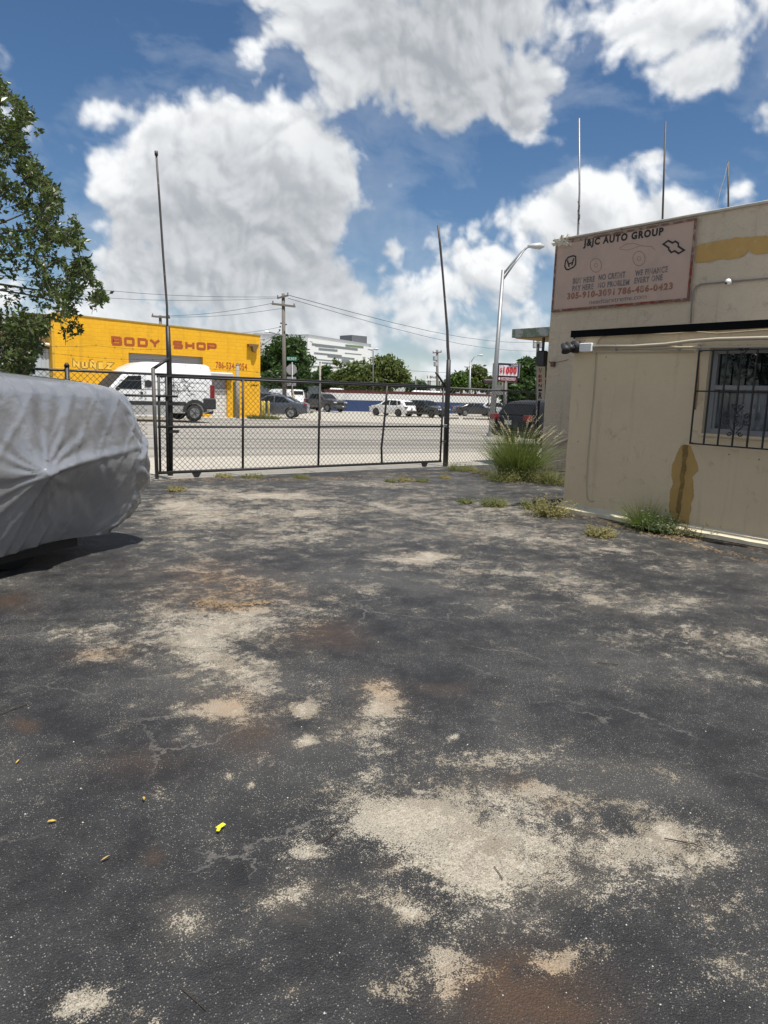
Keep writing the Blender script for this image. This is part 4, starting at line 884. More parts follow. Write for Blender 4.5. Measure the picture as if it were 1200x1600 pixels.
# ------------------------------------------------------------------ vehicles
PAINT = {}
def paint(name, c, metal=.0): return mat('car_paint_' + name, c, .28, metal, .02, 2, coat=.6)
def car(name, label, loc, rz, P, m, cat='car', scale=1.0, group=None, plate=True):
    t = thing(name, label, cat, loc, rz, group, scale)
    L, W, H, belt = P['L'], P['W'], P['H'], P['belt']; top = P['top']; zb0 = P.get('zb', .25); wr = P.get('wroof', .76); R_ = P['R']; WX = P['wheels']
    tx = [a for a, b in top]; tz = [b for a, b in top]
    def ztop(x): return float(np.interp(x, tx, tz))
    def w(x, z):
        k = max(0, (abs(x) - L / 2 + .7) / .7); ww = W / 2 * (1 - .16 * k ** 2.2)
        if z > belt: ww *= 1 - (1 - wr) * (z - belt) / (H - belt)
        elif z < .5: ww *= .96 + .04 * z / .5
        return ww
    xs = sorted(set(list(np.linspace(-L / 2, L / 2, 64)) + [x for x in tx] + [wx_ + s * R_ * 1.18 * q for wx_ in WX for s in (-1, 1) for q in (.3, .6, .85, .97, 1)]))
    mb = MB(); NR = 11
    for x in xs:
        zt = ztop(x); zb = zb0 + .12 * max(0, (abs(x) - L / 2 + .5) / .5)
        for wx_ in WX:
            a = R_ * 1.18
            if abs(x - wx_) < a: zb = max(zb, R_ * .95 + math.sqrt(a * a - (x - wx_) ** 2))
        zb = min(zb, zt - .06); zs = [zb + .04 * 0, zb + (min(belt, zt - .05) - zb) * .35, zb + (min(belt, zt - .05) - zb) * .72, min(belt, zt - .05)]
        zmid = (zs[-1] + zt) / 2
        half = [(0, zb), (w(x, zb) * .97, zb)] + [(w(x, z_), z_) for z_ in zs[1:]] + [(w(x, zmid), zmid), (w(x, zt - .04), zt - .05), (w(x, zt) * .90, zt - .005), (w(x, zt) * .5, zt + .01), (0, zt + .015)]
        n = len(half)
        for (y, z) in half: mb.v.append((x, -y, z))
        for (y, z) in reversed(half[1:-1]): mb.v.append((x, y, z))
    n2 = 2 * n - 2
    for i in range(len(xs) - 1):
        for k in range(n2): mb.f.append((i * n2 + k, i * n2 + (k + 1) % n2, (i + 1) * n2 + (k + 1) % n2, (i + 1) * n2 + k))
    mb.f.append(tuple(range(n2))); mb.f.append(tuple(reversed([(len(xs) - 1) * n2 + k for k in range(n2)])))
    ob('body', mb, m, t, True, local=True)
    ob('underbody', MB().box((0, 0, zb0 + .17), (L * .86, W * .72, .28)), M_trim, t, local=True)
    for (xa, za, xb, zb_, xc, zc, xd, zd) in P['side']:      # side windows
        for s in (-1, 1):
            vs = []; pts = [(xa, za), (xb, zb_), (xc, zc), (xd, zd)]
            for a_ in range(5):
                for b_ in range(4):
                    u, v = a_ / 4, b_ / 3
                    x = (pts[0][0] * (1 - u) + pts[3][0] * u) * (1 - v) + (pts[1][0] * (1 - u) + pts[2][0] * u) * v
                    z = (pts[0][1] * (1 - u) + pts[3][1] * u) * (1 - v) + (pts[1][1] * (1 - u) + pts[2][1] * u) * v
                    vs.append((x, s * (w(x, z) + .012), z))
            ob('side_window', MB().add(vs, [(a_ * 4 + b_, a_ * 4 + b_ + 1, a_ * 4 + b_ + 5, a_ * 4 + b_ + 4) for a_ in range(4) for b_ in range(3)]), M_glass, t, True, local=True)
    for (nm, xa, xb) in P['glass']:                          # windscreen and rear window lie on the roof profile
        vs = []
        dx_ = -1 if nm == 'windscreen' else 1
        for u in range(6):
            x = xa + (xb - xa) * u / 5; z = ztop(x)
            for v in range(5):
                y = (-1 + v / 2) * w(x, z) * .86; vs.append((x + dx_ * .02, y, z + .022))
        ob(nm, MB().add(vs, [(a_ * 5 + b_, a_ * 5 + b_ + 1, a_ * 5 + b_ + 6, a_ * 5 + b_ + 5) for a_ in range(5) for b_ in range(4)]), M_glass, t, True, local=True)
    for wx_ in WX:
        for s in (-1, 1):
            wh = ob('wheel', MB().tube([(wx_, s * (W / 2 - .22), R_), (wx_, s * (W / 2 - .20), R_), (wx_, s * (W / 2 - .03), R_), (wx_, s * (W / 2 - .01), R_)], [R_ * .93, R_, R_, R_ * .93], 22), M_rubber, t, True, local=True)
            rm = MB().disc((wx_, s * (W / 2 - .012), R_), R_ * .63, (0, 1, 0), .02, 18)
            ob('rim', rm, M_rim if P.get('rimlight', True) else mat('dark_rim', (.06, .06, .065), .4, .5), wh, False, local=True)
            sp_ = MB()
            for k in range(5): a = k * 1.2566; sp_.tube([(wx_, s * (W / 2 + .002), R_), (wx_ + R_ * .58 * math.cos(a), s * (W / 2 + .002), R_ + R_ * .58 * math.sin(a))], R_ * .05, 4)
            ob('spoke', sp_, mat('dark_rim', (.06, .06, .065), .4, .5), wh, False, local=True)
    fx, rx = -L / 2, L / 2
    for s in (-1, 1):
        ob('headlight', MB().box((fx + .10, s * (W * .36), P['hl']), (.24, W * .2, .13), 0, .03), M_clear, t, local=True)
        th, tz_ = P.get('tl', (.14, .86))
        ob('taillight', MB().box((rx - .09, s * (W * .415), tz_), (.20, W * .125, th), 0, .02), M_redlens, t, local=True)
        ob('mirror', MB().box((P['mir'][0], s * (W / 2 + .07), P['mir'][1]), (.12, .17, .13), 0, .03), M_trim if P.get('bmir') else m, t, local=True)
    ob('front_bumper', MB().box((fx + .03, 0, .42), (.14, W * .72, .22), 0, .04), M_trim, t, local=True)
    ob('grille', MB().box((fx + .02, 0, P['hl'] - .02), (.10, W * .42, .14), 0, .02), M_trim, t, local=True)
    ob('rear_bumper', MB().box((rx - .04, 0, .42), (.14, W * .78, .20), 0, .04), M_trim if P.get('bb') else m, t, local=True)
    if plate: ob('licence_plate', MB().box((rx + .03, 0, P.get('pl', .8)), (.02, .31, .15)), mat('licence_plate', (.55, .55, .5), .6), t, local=True)
    return t
SUVP = dict(L=4.45, W=1.80, H=1.60, belt=1.0, R=.345, wheels=(-1.36, 1.30), hl=.78, mir=(-.72, 1.08), rimlight=False, bb=True,
    top=[(-2.225, .62), (-2.15, .82), (-1.9, .95), (-1.2, 1.05), (-1.05, 1.10), (-.40, 1.52), (-.1, 1.59), (1.1, 1.58), (1.6, 1.52), (1.80, 1.44), (2.05, 1.05), (2.2, .95), (2.225, .6)],
    side=[(-.80, 1.04, -.28, 1.46, .22, 1.50, .22, 1.04), (.29, 1.04, .29, 1.50, 1.02, 1.49, 1.16, 1.04), (1.22, 1.06, 1.10, 1.48, 1.38, 1.44, 1.62, 1.16)],
    glass=[('windscreen', -1.02, -.44), ('rear_window', 1.84, 2.05)])
SED = dict(L=4.7, W=1.80, H=1.43, belt=.93, R=.325, wheels=(-1.42, 1.36), hl=.66, mir=(-.62, 1.0), wroof=.72,
    top=[(-2.35, .5), (-2.28, .70), (-2.0, .80), (-1.2, .92), (-.95, .97), (-.25, 1.36), (.1, 1.42), (.6, 1.42), (1.1, 1.33), (1.75, 1.02), (2.2, .98), (2.33, .88), (2.35, .5)],
    side=[(-.68, .97, -.14, 1.32, .28, 1.35, .28, .96), (.35, .96, .35, 1.35, .9, 1.31, 1.30, .98)],
    glass=[('windscreen', -.92, -.30), ('rear_window', 1.12, 1.70)])
PICK = dict(L=5.8, W=2.0, H=1.9, belt=1.28, R=.41, wheels=(-1.9, 1.75), hl=1.0, mir=(-1.0, 1.35), zb=.42, bmir=True, wroof=.8,
    top=[(-2.9, .85), (-2.84, 1.15), (-2.6, 1.24), (-1.5, 1.30), (-1.35, 1.35), (-.75, 1.82), (-.5, 1.9), (.7, 1.88), (.95, 1.80), (1.10, 1.30), (2.85, 1.28), (2.9, .8)],
    side=[(-1.15, 1.32, -.72, 1.72, -.15, 1.80, -.15, 1.32), (-.08, 1.32, -.08, 1.80, .65, 1.78, .82, 1.34)],
    glass=[('windscreen', -1.3, -.8)])
VAN = dict(L=5.7, W=2.0, H=2.1, belt=1.15, R=.36, wheels=(-1.9, 1.55), hl=.85, mir=(-1.65, 1.35), zb=.34, wroof=.82, tl=(.3, 1.1), pl=.9, bb=True,
    top=[(-2.85, .7), (-2.75, 1.0), (-2.2, 1.15), (-2.1, 1.2), (-1.5, 1.9), (-1.2, 2.06), (0, 2.1), (2.5, 2.1), (2.72, 2.02), (2.80, 1.6), (2.85, 1.2), (2.85, .6)],
    side=[(-1.95, 1.22, -1.45, 1.80, -.95, 1.82, -.95, 1.22)], glass=[('windscreen', -2.05, -1.5), ('rear_window', 2.735, 2.80)])
PRO = dict(L=5.36, W=2.05, H=2.55, belt=1.35, R=.37, wheels=(-1.73, 1.72), hl=.95, mir=(-1.68, 1.35), zb=.36, wroof=.87, bmir=True, pl=.95, tl=(.62, 1.32), bb=True,
    top=[(-2.68, .6), (-2.61, .95), (-2.33, 1.12), (-2.08, 1.28), (-1.35, 2.02), (-1.03, 2.28), (-.63, 2.47), (-.23, 2.53), (2.3, 2.53), (2.5, 2.47), (2.61, 2.2), (2.68, 1.2), (2.68, .55)],
    side=[(-1.78, 1.36, -1.20, 1.90, -.65, 1.93, -.65, 1.36)], glass=[('windscreen', -2.03, -1.40)])

pw = paint('white', (.74, .75, .76)); pg = paint('charcoal', (.055, .06, .065), .2); pb = paint('black', (.012, .013, .017)); pblu = paint('slate_blue', (.07, .085, .11), .3)
# white cargo van parked in front of the body shop
vr = G(303.6, 659.5); vloc = Vector((vr[0] - 1.72, vr[1] + .95, gz(vr[0] - 1.6, vr[1]))); print('VAN', vr, 'depth', vr[0] * FW[0] + vr[1] * FW[1])
cv = car('cargo_van', 'large white high-roof cargo van with black rear corner parked before the yellow body shop', vloc, 0.0, PRO, pw, 'van')
for c_ in cv.children:
    if c_.name.startswith('windscreen'): c_.data.materials[0] = mat('tinted_windscreen', (.035, .04, .045), .35, 0, .1, spec=.04)
ob('sill_trim', MB().box((-.05, -1.035, .78), (2.7, .03, .17), 0, .01), M_trim, cv, local=True)
ob('side_groove', MB().box((.4, -1.028, 1.36), (4.1, .012, .02)).box((.4, -1.0, 1.72), (4.0, .012, .012)), mat('groove', (.2, .2, .21), .7), cv, local=True)
ob('door_gap', MB().box((-.50, -1.028, 1.35), (.012, .012, 1.2)).box((.75, -1.028, 1.35), (.012, .012, 1.3)).box((-1.70, -1.03, 1.0), (.012, .012, .7)), mat('groove', (.2, .2, .21), .7), cv, local=True)
ob('rear_corner_cladding', MB().box((2.42, -.93, .80), (.60, .26, .50), 0, .05), M_trim, cv, local=True)
arch = MB(); ribbon(arch, [(1.72 + .50 * math.cos(a), .39 + .50 * math.sin(a)) for a in np.linspace(0.05, math.pi - .05, 14)], .16, lambda a, b: (a, -1.045, b))
ob('wheel_arch_trim', arch, M_trim, cv, local=True)
ob('door_handle', MB().box((-.66, -1.05, 1.16), (.10, .04, .2), 0, .02), M_trim, cv, local=True)
ob('fuel_flap', MB().disc((-.36, -1.03, 1.60), .16, (0, 1, 0), .03, 16), M_trim, cv, local=True, label='round black object on the van side')
graf = MB()
for k in range(26):
    x = .3 + rng.uniform(0, 1.3); z = 1.25 + rng.uniform(0, .55); a = rng.uniform(0, 6.28)
    pts = [(x, z)]
    for q in range(4): a += rng.uniform(-1.3, 1.3); x += .09 * math.cos(a); z += .09 * math.sin(a); pts.append((x, z))
    ribbon(graf, pts, .020, lambda a_, b_, k=k: (a_, -1.03 + .0 - k * .0002 + .12 * max(0, b_ - 1.35) * .9, b_))
ob('graffiti', graf, mat('graffiti_ink', (.06, .06, .065), .8), cv, local=True)

YB = float(G(406, 653)[1])
def carat(px, py): p = G(px, py); return (float(p[0]), float(p[1]), float(p[2]))
SC = 1.0
def put(fn, *a, **k): return car(fn, *a, **k)
def heading(px, py, px2, py2):
    a, b = G(px, py), G(px2, py2); return math.atan2(b[1] - a[1], b[0] - a[0])
viewaz = AU
def facing(px, deg):      # heading measured from the line of sight at that place in the photo
    p = G(px, 655); return math.atan2(p[1], p[0]) + math.radians(deg)
# rotation rz: local -x is the front
car('parked_car', 'white compact SUV seen from its rear quarter in the open lot across the street', carat(613, 650), facing(613, 0) + math.radians(-127), SUVP, pw)
car('parked_car', 'dark green-black SUV parked nose towards the viewer just right of the white SUV', carat(664, 651.5), facing(664, 0) + math.radians(52), dict(SUVP, L=4.7), paint('dark_green', (.025, .032, .032), .2))
car('parked_car', 'low dark sedan parked in front of the blue wall', carat(741, 650), facing(741, 0) + math.radians(110), dict(SED), pb)
car('parked_car', 'white SUV partly hidden behind the tall street light pole', carat(783, 650.5), facing(785, 0) + math.radians(60), dict(SUVP, H=1.7), pw)
car('parked_car', 'slate grey hatchback beside the yellow wall corner across the street', carat(424, 652), facing(424, 0) + math.radians(-100), SED, pblu)
car('parked_car', 'dark small SUV half hidden behind the slate grey hatchback', carat(402, 646), facing(402, 0) + math.radians(-95), SUVP, paint('navy', (.03, .035, .06)))
car('panel_van', 'white windowless panel van seen from behind beside the stop sign', carat(443, 641), facing(443, 0) + math.radians(-152), VAN, pw, 'van')
car('pickup_truck', 'black pickup truck facing the street in front of the blue wall', carat(503, 642.5), facing(503, 0) + math.radians(42), PICK, pg, 'truck')
car('parked_car', 'black SUV with glaring windscreen parked behind the pickup truck', carat(478, 639), facing(478, 0) + math.radians(58), dict(SUVP, H=1.75), pb)
nq = gnd(797, 25.5); nc = (nq[0] + 2.35, nq[1], gz(nq[0], nq[1]))
car('parked_car', 'near black wagon with red tail lights behind the feathery grass', nc, math.pi, dict(SUVP, L=4.8, W=1.9, H=1.62, tl=(.2, .98)), mat('car_paint_graphite', (.010, .010, .012), .4, 0, .02, 2, spec=.25))

# ------------------------------------------------------------------ yellow body shop
def block_material(name, color, bw=.4, bh=.2, mortar=.01, k=.86, bump=.5):
    m = bpy.data.materials.new(name); m.use_nodes = True; nt = m.node_tree; b = nt.nodes['Principled BSDF']
    tc = nt.nodes.new('ShaderNodeTexCoord'); sp = nt.nodes.new('ShaderNodeSeparateXYZ'); nt.links.new(tc.outputs['Object'], sp.inputs[0])
    cb = nt.nodes.new('ShaderNodeCombineXYZ'); nt.links.new(nmath(nt, 'ADD', sp.outputs[0], sp.outputs[1]), cb.inputs[0]); nt.links.new(sp.outputs[2], cb.inputs[1])
    br = nt.nodes.new('ShaderNodeTexBrick'); nt.links.new(cb.outputs[0], br.inputs['Vector']); br.inputs['Scale'].default_value = 1
    br.inputs['Brick Width'].default_value = bw; br.inputs['Row Height'].default_value = bh; br.inputs['Mortar Size'].default_value = mortar; br.inputs['Mortar Smooth'].default_value = .4
    br.inputs['Color1'].default_value = (*color, 1); br.inputs['Color2'].default_value = (*[c * .94 for c in color], 1); br.inputs['Mortar'].default_value = (*[c * k for c in color], 1)
    c = nmix(nt, nmap(nt, nnoise(nt, tc.outputs['Object'], .7, 7, .7, .4).outputs[0], .45, .75), br.outputs[0], tuple(q * .80 for q in color))
    mp = nt.nodes.new('ShaderNodeMapping'); mp.inputs['Scale'].default_value = (1.6, 1.6, .12); nt.links.new(tc.outputs['Object'], mp.inputs[0])
    c = nmix(nt, nmath(nt, 'MULTIPLY', nmap(nt, nnoise(nt, mp.outputs[0], 1.5, 5, .65).outputs[0], .52, .74), .55), c, tuple(q * .62 for q in color))
    nt.links.new(c, b.inputs['Base Color']); b.inputs['Roughness'].default_value = .75
    bn = nt.nodes.new('ShaderNodeBump'); bn.inputs['Strength'].default_value = bump; bn.inputs['Distance'].default_value = .02; bn.invert = True
    nt.links.new(br.outputs['Fac'], bn.inputs['Height']); nt.links.new(bn.outputs[0], b.inputs['Normal'])
    return m
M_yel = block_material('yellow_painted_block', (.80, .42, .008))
M_wblk = block_material('white_painted_block', (.70, .68, .64), .4, .2, .02, .55, 1.0)
def Y(px, py, off=.0): p = pl(px, py, 1, YB - off); return (float(p[0]), float(p[2]))
body = thing('body_shop', 'long yellow painted block building with BODY SHOP lettering', 'building', (*Y(86, 650)[:1], YB, 0))
xl = Y(86, 560)[0]; xr = Y(406.5, 600)[0]; ztl = Y(86, 490)[1]; ztr = Y(406.5, 525)[1]; zg = gz(xr, YB) - .1
def ztopY(x): return ztl + (ztr - ztl) * (x - xl) / (xr - xl)
d1x0, d1x1 = Y(201, 560)[0], Y(317, 560)[0]; d1z = (Y(201, 550)[1] + Y(317, 559)[1]) / 2
d2x0, d2x1 = Y(329, 620)[0], Y(355, 620)[0]; d2z = Y(345, 590)[1]
mb = MB()
def wq(xa, xb, za, zb1, zb2): mb.add([(xa, YB, za), (xb, YB, za), (xb, YB, zb2), (xa, YB, zb1)], [(0, 1, 2, 3)])
cuts = [xl, d1x0, d1x1, d2x0, d2x1, xr]
wq(xl, d1x0, zg, ztopY(xl), ztopY(d1x0)); wq(d1x0, d1x1, d1z, ztopY(d1x0), ztopY(d1x1)); wq(d1x1, d2x0, zg, ztopY(d1x1), ztopY(d2x0))
wq(d2x0, d2x1, d2z, ztopY(d2x0), ztopY(d2x1)); wq(d2x1, xr, zg, ztopY(d2x1), ztopY(xr))
for (xa, xb, zt) in ((d1x0, d1x1, d1z), (d2x0, d2x1, d2z)):
    mb.add([(xa, YB, zg), (xa, YB + .25, zg), (xa, YB + .25, zt), (xa, YB, zt)], [(3, 2, 1, 0)]); mb.add([(xb, YB, zg), (xb, YB + .25, zg), (xb, YB + .25, zt), (xb, YB, zt)], [(0, 1, 2, 3)])
    mb.add([(xa, YB, zt), (xb, YB, zt), (xb, YB + .25, zt), (xa, YB + .25, zt)], [(3, 2, 1, 0)])
mb.add([(xr, YB, zg), (xr, YB + 22, zg), (xr, YB + 22, ztr), (xr, YB, ztr)], [(0, 1, 2, 3)])
ob('front_wall', mb, M_yel, body)
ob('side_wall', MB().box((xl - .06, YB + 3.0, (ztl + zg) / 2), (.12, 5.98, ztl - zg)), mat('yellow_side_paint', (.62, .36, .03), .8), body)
ob('roof', MB().add([(xl, YB + .3, ztl - .35), (xr - .02, YB + .3, ztr - .35), (xr - .02, YB + 22, ztr - .35), (xl, YB + 22, ztl - .35)], [(0, 1, 2, 3)]), mat('roof_felt', (.3, .3, .29), .9), body)
cap = MB(); cap.add([(xl - .05, YB - .03, ztl), (xr + .03, YB - .03, ztr), (xr + .03, YB + .2, ztr), (xl - .05, YB + .2, ztl), (xl - .05, YB - .03, ztl + .06), (xr + .03, YB - .03, ztr + .06), (xr + .03, YB + .2, ztr + .06), (xl - .05, YB + .2, ztl + .06)], [(0, 3, 2, 1), (4, 5, 6, 7), (0, 1, 5, 4), (1, 2, 6, 5), (2, 3, 7, 6), (3, 0, 4, 7)])
ob('parapet_cap', cap, mat('ochre_cap', (.35, .24, .06), .8, 0, .3, 6), body)
def shutter(xa, xb, za, zb, y, m, parent, label):
    s = MB(); z = za; n = 0
    while z < zb - .01:
        h = min(.085, zb - z); s.add([(xa, y, z), (xb, y, z), (xb, y - .018, z + h * .5), (xa, y - .018, z + h * .5), (xb, y, z + h), (xa, y, z + h)], [(0, 1, 2, 3), (3, 2, 4, 5)]); z += .085
    return ob('roller_shutter', s, m, parent, label=label, kind='stuff')
M_shut = mat('grey_shutter', (.34, .35, .37), .5, .2, .1, 5)
shutter(d1x0, d1x1, zg, d1z, YB + .2, M_shut, body, 'wide grey roller shutter behind the van')
hz = (Y(345, 582)[1], Y(345, 589)[1]); sz = Y(345, 608)[1]
shutter(d2x0, d2x1, sz, d2z, YB + .2, M_shut, body, 'narrow grey roller shutter above white blocks')
ob('shutter_hood', MB().box(((d2x0 + Y(360, 585)[0]) / 2 - .1, YB - .14, (hz[0] + hz[1]) / 2), (Y(360, 585)[0] - d2x0 + .3, .28, hz[0] - hz[1]), 0, .06), mat('galv_hood', (.5, .5, .5), .5, .3), body)
ob('block_infill', MB().add([(d2x0, YB + .10, zg), (d2x1, YB + .10, zg), (d2x1, YB + .10, sz), (d2x0, YB + .10, sz), (d2x0, YB + .25, sz), (d2x1, YB + .25, sz)], [(0, 1, 2, 3), (3, 2, 5, 4)]), M_wblk, body)
ob('downpipe', MB().box((Y(366, 600)[0], YB - .05, (zg + Y(366, 596)[1]) / 2), (.12, .09, Y(366, 596)[1] - zg)), mat('olive_pipe', (.10, .09, .02), .7), body)
fxp = Y(394, 541); ob('wall_lamp', MB().prism([(-.35, .1), (.3, .1), (.25, -.05), (.1, -.35), (-.05, -.3), (-.1, -.02), (-.35, -.02)], (fxp[0], YB - .02, fxp[1]), (1, 0, 0), (0, 0, 1), .25), mat('lamp_bronze', (.16, .10, .04), .6), body)
M_let = mat('brick_red_lettering', (.36, .075, .015), .7, 0, .12, 5); M_outl = mat('brown_outline', (.22, .12, .02), .7); M_yin = mat('pale_yellow_fill', (.80, .50, .07), .75)
def word(chars, pxs, pya, pyb, t, m, depth, grow=0.0):
    # each letter: left px, right px at the given baseline/top rows
    for ch, (a, b, yb_, yt) in zip(chars, pxs):
        x0, z0 = Y(a, yb_); x1, _ = Y(b, yb_); _, z1 = Y(a, yt)
        x0 += t / 2; x1 -= t / 2; z0 += t / 2; z1 -= t / 2
        tt = t + grow
        g_ = glyph(ch, x1 - x0, z1 - z0, tt, lambda a_, b_, k, x0=x0, z0=z0: (x0 + a_, YB - depth - k, z0 + b_))
        ob('letter', g_, m, body)
def interp_row(xa, ya, xb, yb): return lambda x: ya + (yb - ya) * (x - xa) / (xb - xa)
bt = interp_row(174, 525, 338, 536.5); bb = interp_row(174, 539.5, 338, 548.5)
lets = [(174, 191), (194, 210.5), (215, 231), (233, 251), (270, 286), (289.5, 304), (307, 321.5), (323.5, 338.5)]
word('BODYSHOP', [(a, b, bb(a), bt(a)) for a, b in lets], 0, 0, .135, M_let, .006)
nt_ = interp_row(113, 563, 177, 567); nb_ = interp_row(113, 574.5, 177, 578)
nl = [(114, 125), (127.5, 137.5), (140, 150.5), (153.5, 163), (165, 176)]
word('NUÑEZ', [(a, b, nb_(a), nt_(a)) for a, b in nl], 0, 0, .13, M_outl, .006, .06)
word('NUÑEZ', [(a, b, nb_(a), nt_(a)) for a, b in nl], 0, 0, .13, M_yin, .014, -.015)
def wall_text(body_, a, b, yb_, yt, m, bold, yb2):
    x0, z0 = Y(a, yb_); x1, z1_ = Y(b, yb2); _, z1 = Y(a, yt); ux = Vector((x1 - x0, 0, z1_ - z0)).normalized()
    place_text('lettering', body_, m, body, (x0, YB - .004, z0), ux, (0, 0, 1), x1 - x0, z1 - z0, bold, .004)
wall_text('786-534-2054', 337, 386, 575.5, 564.8, M_let, .02, 578.5)
wall_text('2444', 391, 402, 603.3, 599.6, M_ink, .02, 604)

# neighbour on the far left: brown roof, corrugated wall
nb = thing('neighbour_building', 'low building with brown sloping roof and pale corrugated wall left of the body shop', 'building', (xl - 4, YB + 1, 0))
YN2 = YB + .6
def N(px, py, y=YN2): p = pl(px, py, 1, y); return (float(p[0]), y, float(p[2]))
a, b, c, d = N(57, 536), N(84.5, 540), N(84.5, 505), N(30, 514)
sl_ = 3.0
ob('roof', MB().add([N(-30, 530), N(84, 540), (N(84, 505, YB + 4)[0] , YB + 4, N(84, 503, YB + 4)[2]), (N(-30, 520, YB + 4)[0], YB + 4, N(-30, 513, YB + 4)[2])], [(0, 1, 2, 3)]), mat('brown_roof', (.085, .050, .018), .9, 0, .15, 8, .3, 40), nb)
cw = MB(); x0c = N(-40, 560)[0]; x1c = N(84.5, 560)[0]; zt_ = N(60, 542)[2]; xx = x0c; n = int((x1c - x0c) / .09)
for i in range(n + 1): xx = x0c + (x1c - x0c) * i / n; yy = YN2 + (.03 if i % 2 else 0); cw.v += [(xx, yy, zg), (xx, yy, zt_)]
for i in range(n): cw.f.append((i * 2, i * 2 + 2, i * 2 + 3, i * 2 + 1))
ob('corrugated_wall', cw, mat('pale_blue_metal', (.42, .46, .50), .55, .1, .08, 2), nb, kind='stuff')
ob('fascia', MB().tube([N(-30, 534), N(84, 543)], .12, 4), mat('brown_fascia', (.10, .065, .03), .8), nb)  # one even dark brown along the eaves
ob('gutter', MB().tube([N(58, 536, YN2 - .15), N(80, 539.5, YN2 - .15), N(85, 541, YN2 - .15), N(86, 546, YN2 - .15), N(87.5, 600, YN2 - .15)], .09, 6), M_cream, nb, True)
ob('window_panel', MB().box(N(46, 546, YN2 - .06), (.9, .05, .25)), M_white, nb)
rt_ = thing('rooftop_unit', 'small rooftop box with a dark metal frame behind the brown roof', 'rooftop unit', N(66, 500, YB + 5))
ob('box', MB().box(N(66, 505, YB + 5), (2.0, 1.2, .9)), mat('dark_brick', (.10, .045, .03), .9), rt_)
ob('frame', MB().tube([N(52, 491, YB + 5), N(83, 494.5, YB + 5)], .05, 5).tube([N(58, 492, YB + 5), N(58, 503, YB + 5)], .05, 5).tube([N(72, 493, YB + 5), N(72, 503, YB + 5)], .04, 5).tube([N(74, 493, YB + 5), N(74.5, 503, YB + 5)], .04, 5), M_dkpole, rt_)
gb = thing('grey_building', 'plain pale grey block wall rising behind the tree at far left', 'building', N(0, 560, YB + 3))
q0, q1 = N(-90, 560, YB + 3), N(33, 560, YB + 3)
ob('wall', MB().box(((q0[0] + q1[0]) / 2, YB + 5, N(30, 492, YB + 3)[2] / 2 - .2), (q1[0] - q0[0], 4, N(30, 492, YB + 3)[2] + .4)), mat('pale_grey_render', (.42, .43, .45), .8), gb)

# ------------------------------------------------------------------ trees
M_bark = mat('bark', (.12, .095, .07), .9, 0, .3, 8, .6, 30)
LM = [leafmat('dark_leaf', (.018, .038, .010), (.045, .085, .020)), leafmat('mid_leaf', (.032, .062, .012), (.075, .13, .025)), leafmat('olive_leaf', (.050, .070, .016), (.10, .13, .035))]
def leaves(mb, centers, n, size, r=rng):
    tot = sum(c[3] * c[4] * c[5] for c in centers)
    for c in centers:
        k = max(8, int(n * c[3] * c[4] * c[5] / tot))
        # every crown lump is itself made of clumps with gaps
        cl = []
        for _ in range(max(6, k // 34)):
            v = Vector((r.gauss(0, 1), r.gauss(0, 1), r.gauss(0, 1))).normalized() * (r.random() ** .35)
            cl.append(Vector((c[0] + v.x * c[3], c[1] + v.y * c[4], c[2] + v.z * c[5])))
        sp_ = .22 * (c[3] * c[4] * c[5]) ** (1 / 3)
        for _ in range(k):
            q = r.choice(cl); p = q + Vector((r.gauss(0, sp_), r.gauss(0, sp_), r.gauss(0, sp_ * .8)))
            a = Vector((r.gauss(0, 1), r.gauss(0, 1), r.gauss(0, .7))).normalized() * size * r.uniform(.6, 1.3); b = a.orthogonal().normalized() * size * r.uniform(.3, .6)
            b.rotate(Matrix.Rotation(r.uniform(0, 6.28), 3, a))
            mb.add([p - a, p + b * .9 - a * .1, p + a, p - b * .9 + a * .05], [(0, 1, 2, 3)])
def tree(name, label, base, crowns, n, size, m, trunk=.25, group=None):
    t = thing(name, label, 'tree', base, 0, group); B = Vector(base)
    zc = min(c[2] for c in crowns); ctr = Vector((sum(c[0] for c in crowns) / len(crowns), sum(c[1] for c in crowns) / len(crowns), sum(c[2] for c in crowns) / len(crowns)))
    tr = MB(); fork = Vector((B.x * .7 + ctr.x * .3, B.y * .7 + ctr.y * .3, B.z + (zc - B.z) * .6)); tr.tube([B - Vector((0, 0, .3)), (B + fork) / 2 + Vector((.1, 0, 0)), fork], [trunk, trunk * .8, trunk * .65], 8)
    for c in crowns: e = Vector(c[:3]); mid = (fork + e) / 2 + Vector((rng.uniform(-.3, .3), rng.uniform(-.3, .3), .3)); tr.tube([fork, mid, e], [trunk * .5, trunk * .3, trunk * .1], 6)
    ob('trunk', tr, M_bark, t, True)
    mb = MB(); leaves(mb, crowns, n, size); ob('crown', mb, m, t, kind='stuff')
    return t
def crowns_px(lst, dep):      # crown lumps by photo place, distance and radius in pixels
    out = []
    for (px, py, rx, ry, dd) in lst:
        p = at_depth(px, py, dep + dd); k = (dep + dd) / FPX; out.append((p[0], p[1], p[2], rx * k, rx * k, ry * k))
    return out
tree('shade_tree', 'large dense dark tree behind the utility pole right of the body shop', gnd(448, 78), crowns_px([(430, 560, 22, 22, 0), (452, 548, 26, 20, 0), (470, 575, 20, 22, 2), (425, 590, 22, 18, -2), (450, 585, 26, 20, 0), (440, 535, 14, 10, 0), (474, 598, 16, 12, 0), (412, 570, 12, 20, 0)], 78), 9000, .30, LM[0], .45)
tree('shade_tree', 'bright olive tree with rounded crown left of the latch post', gnd(600, 100), crowns_px([(600, 578, 26, 18, 0), (618, 582, 20, 18, 0), (580, 585, 18, 18, 0), (604, 566, 16, 9, 0), (626, 592, 14, 14, 0), (592, 598, 26, 14, 0)], 100), 7500, .36, LM[2], .4)
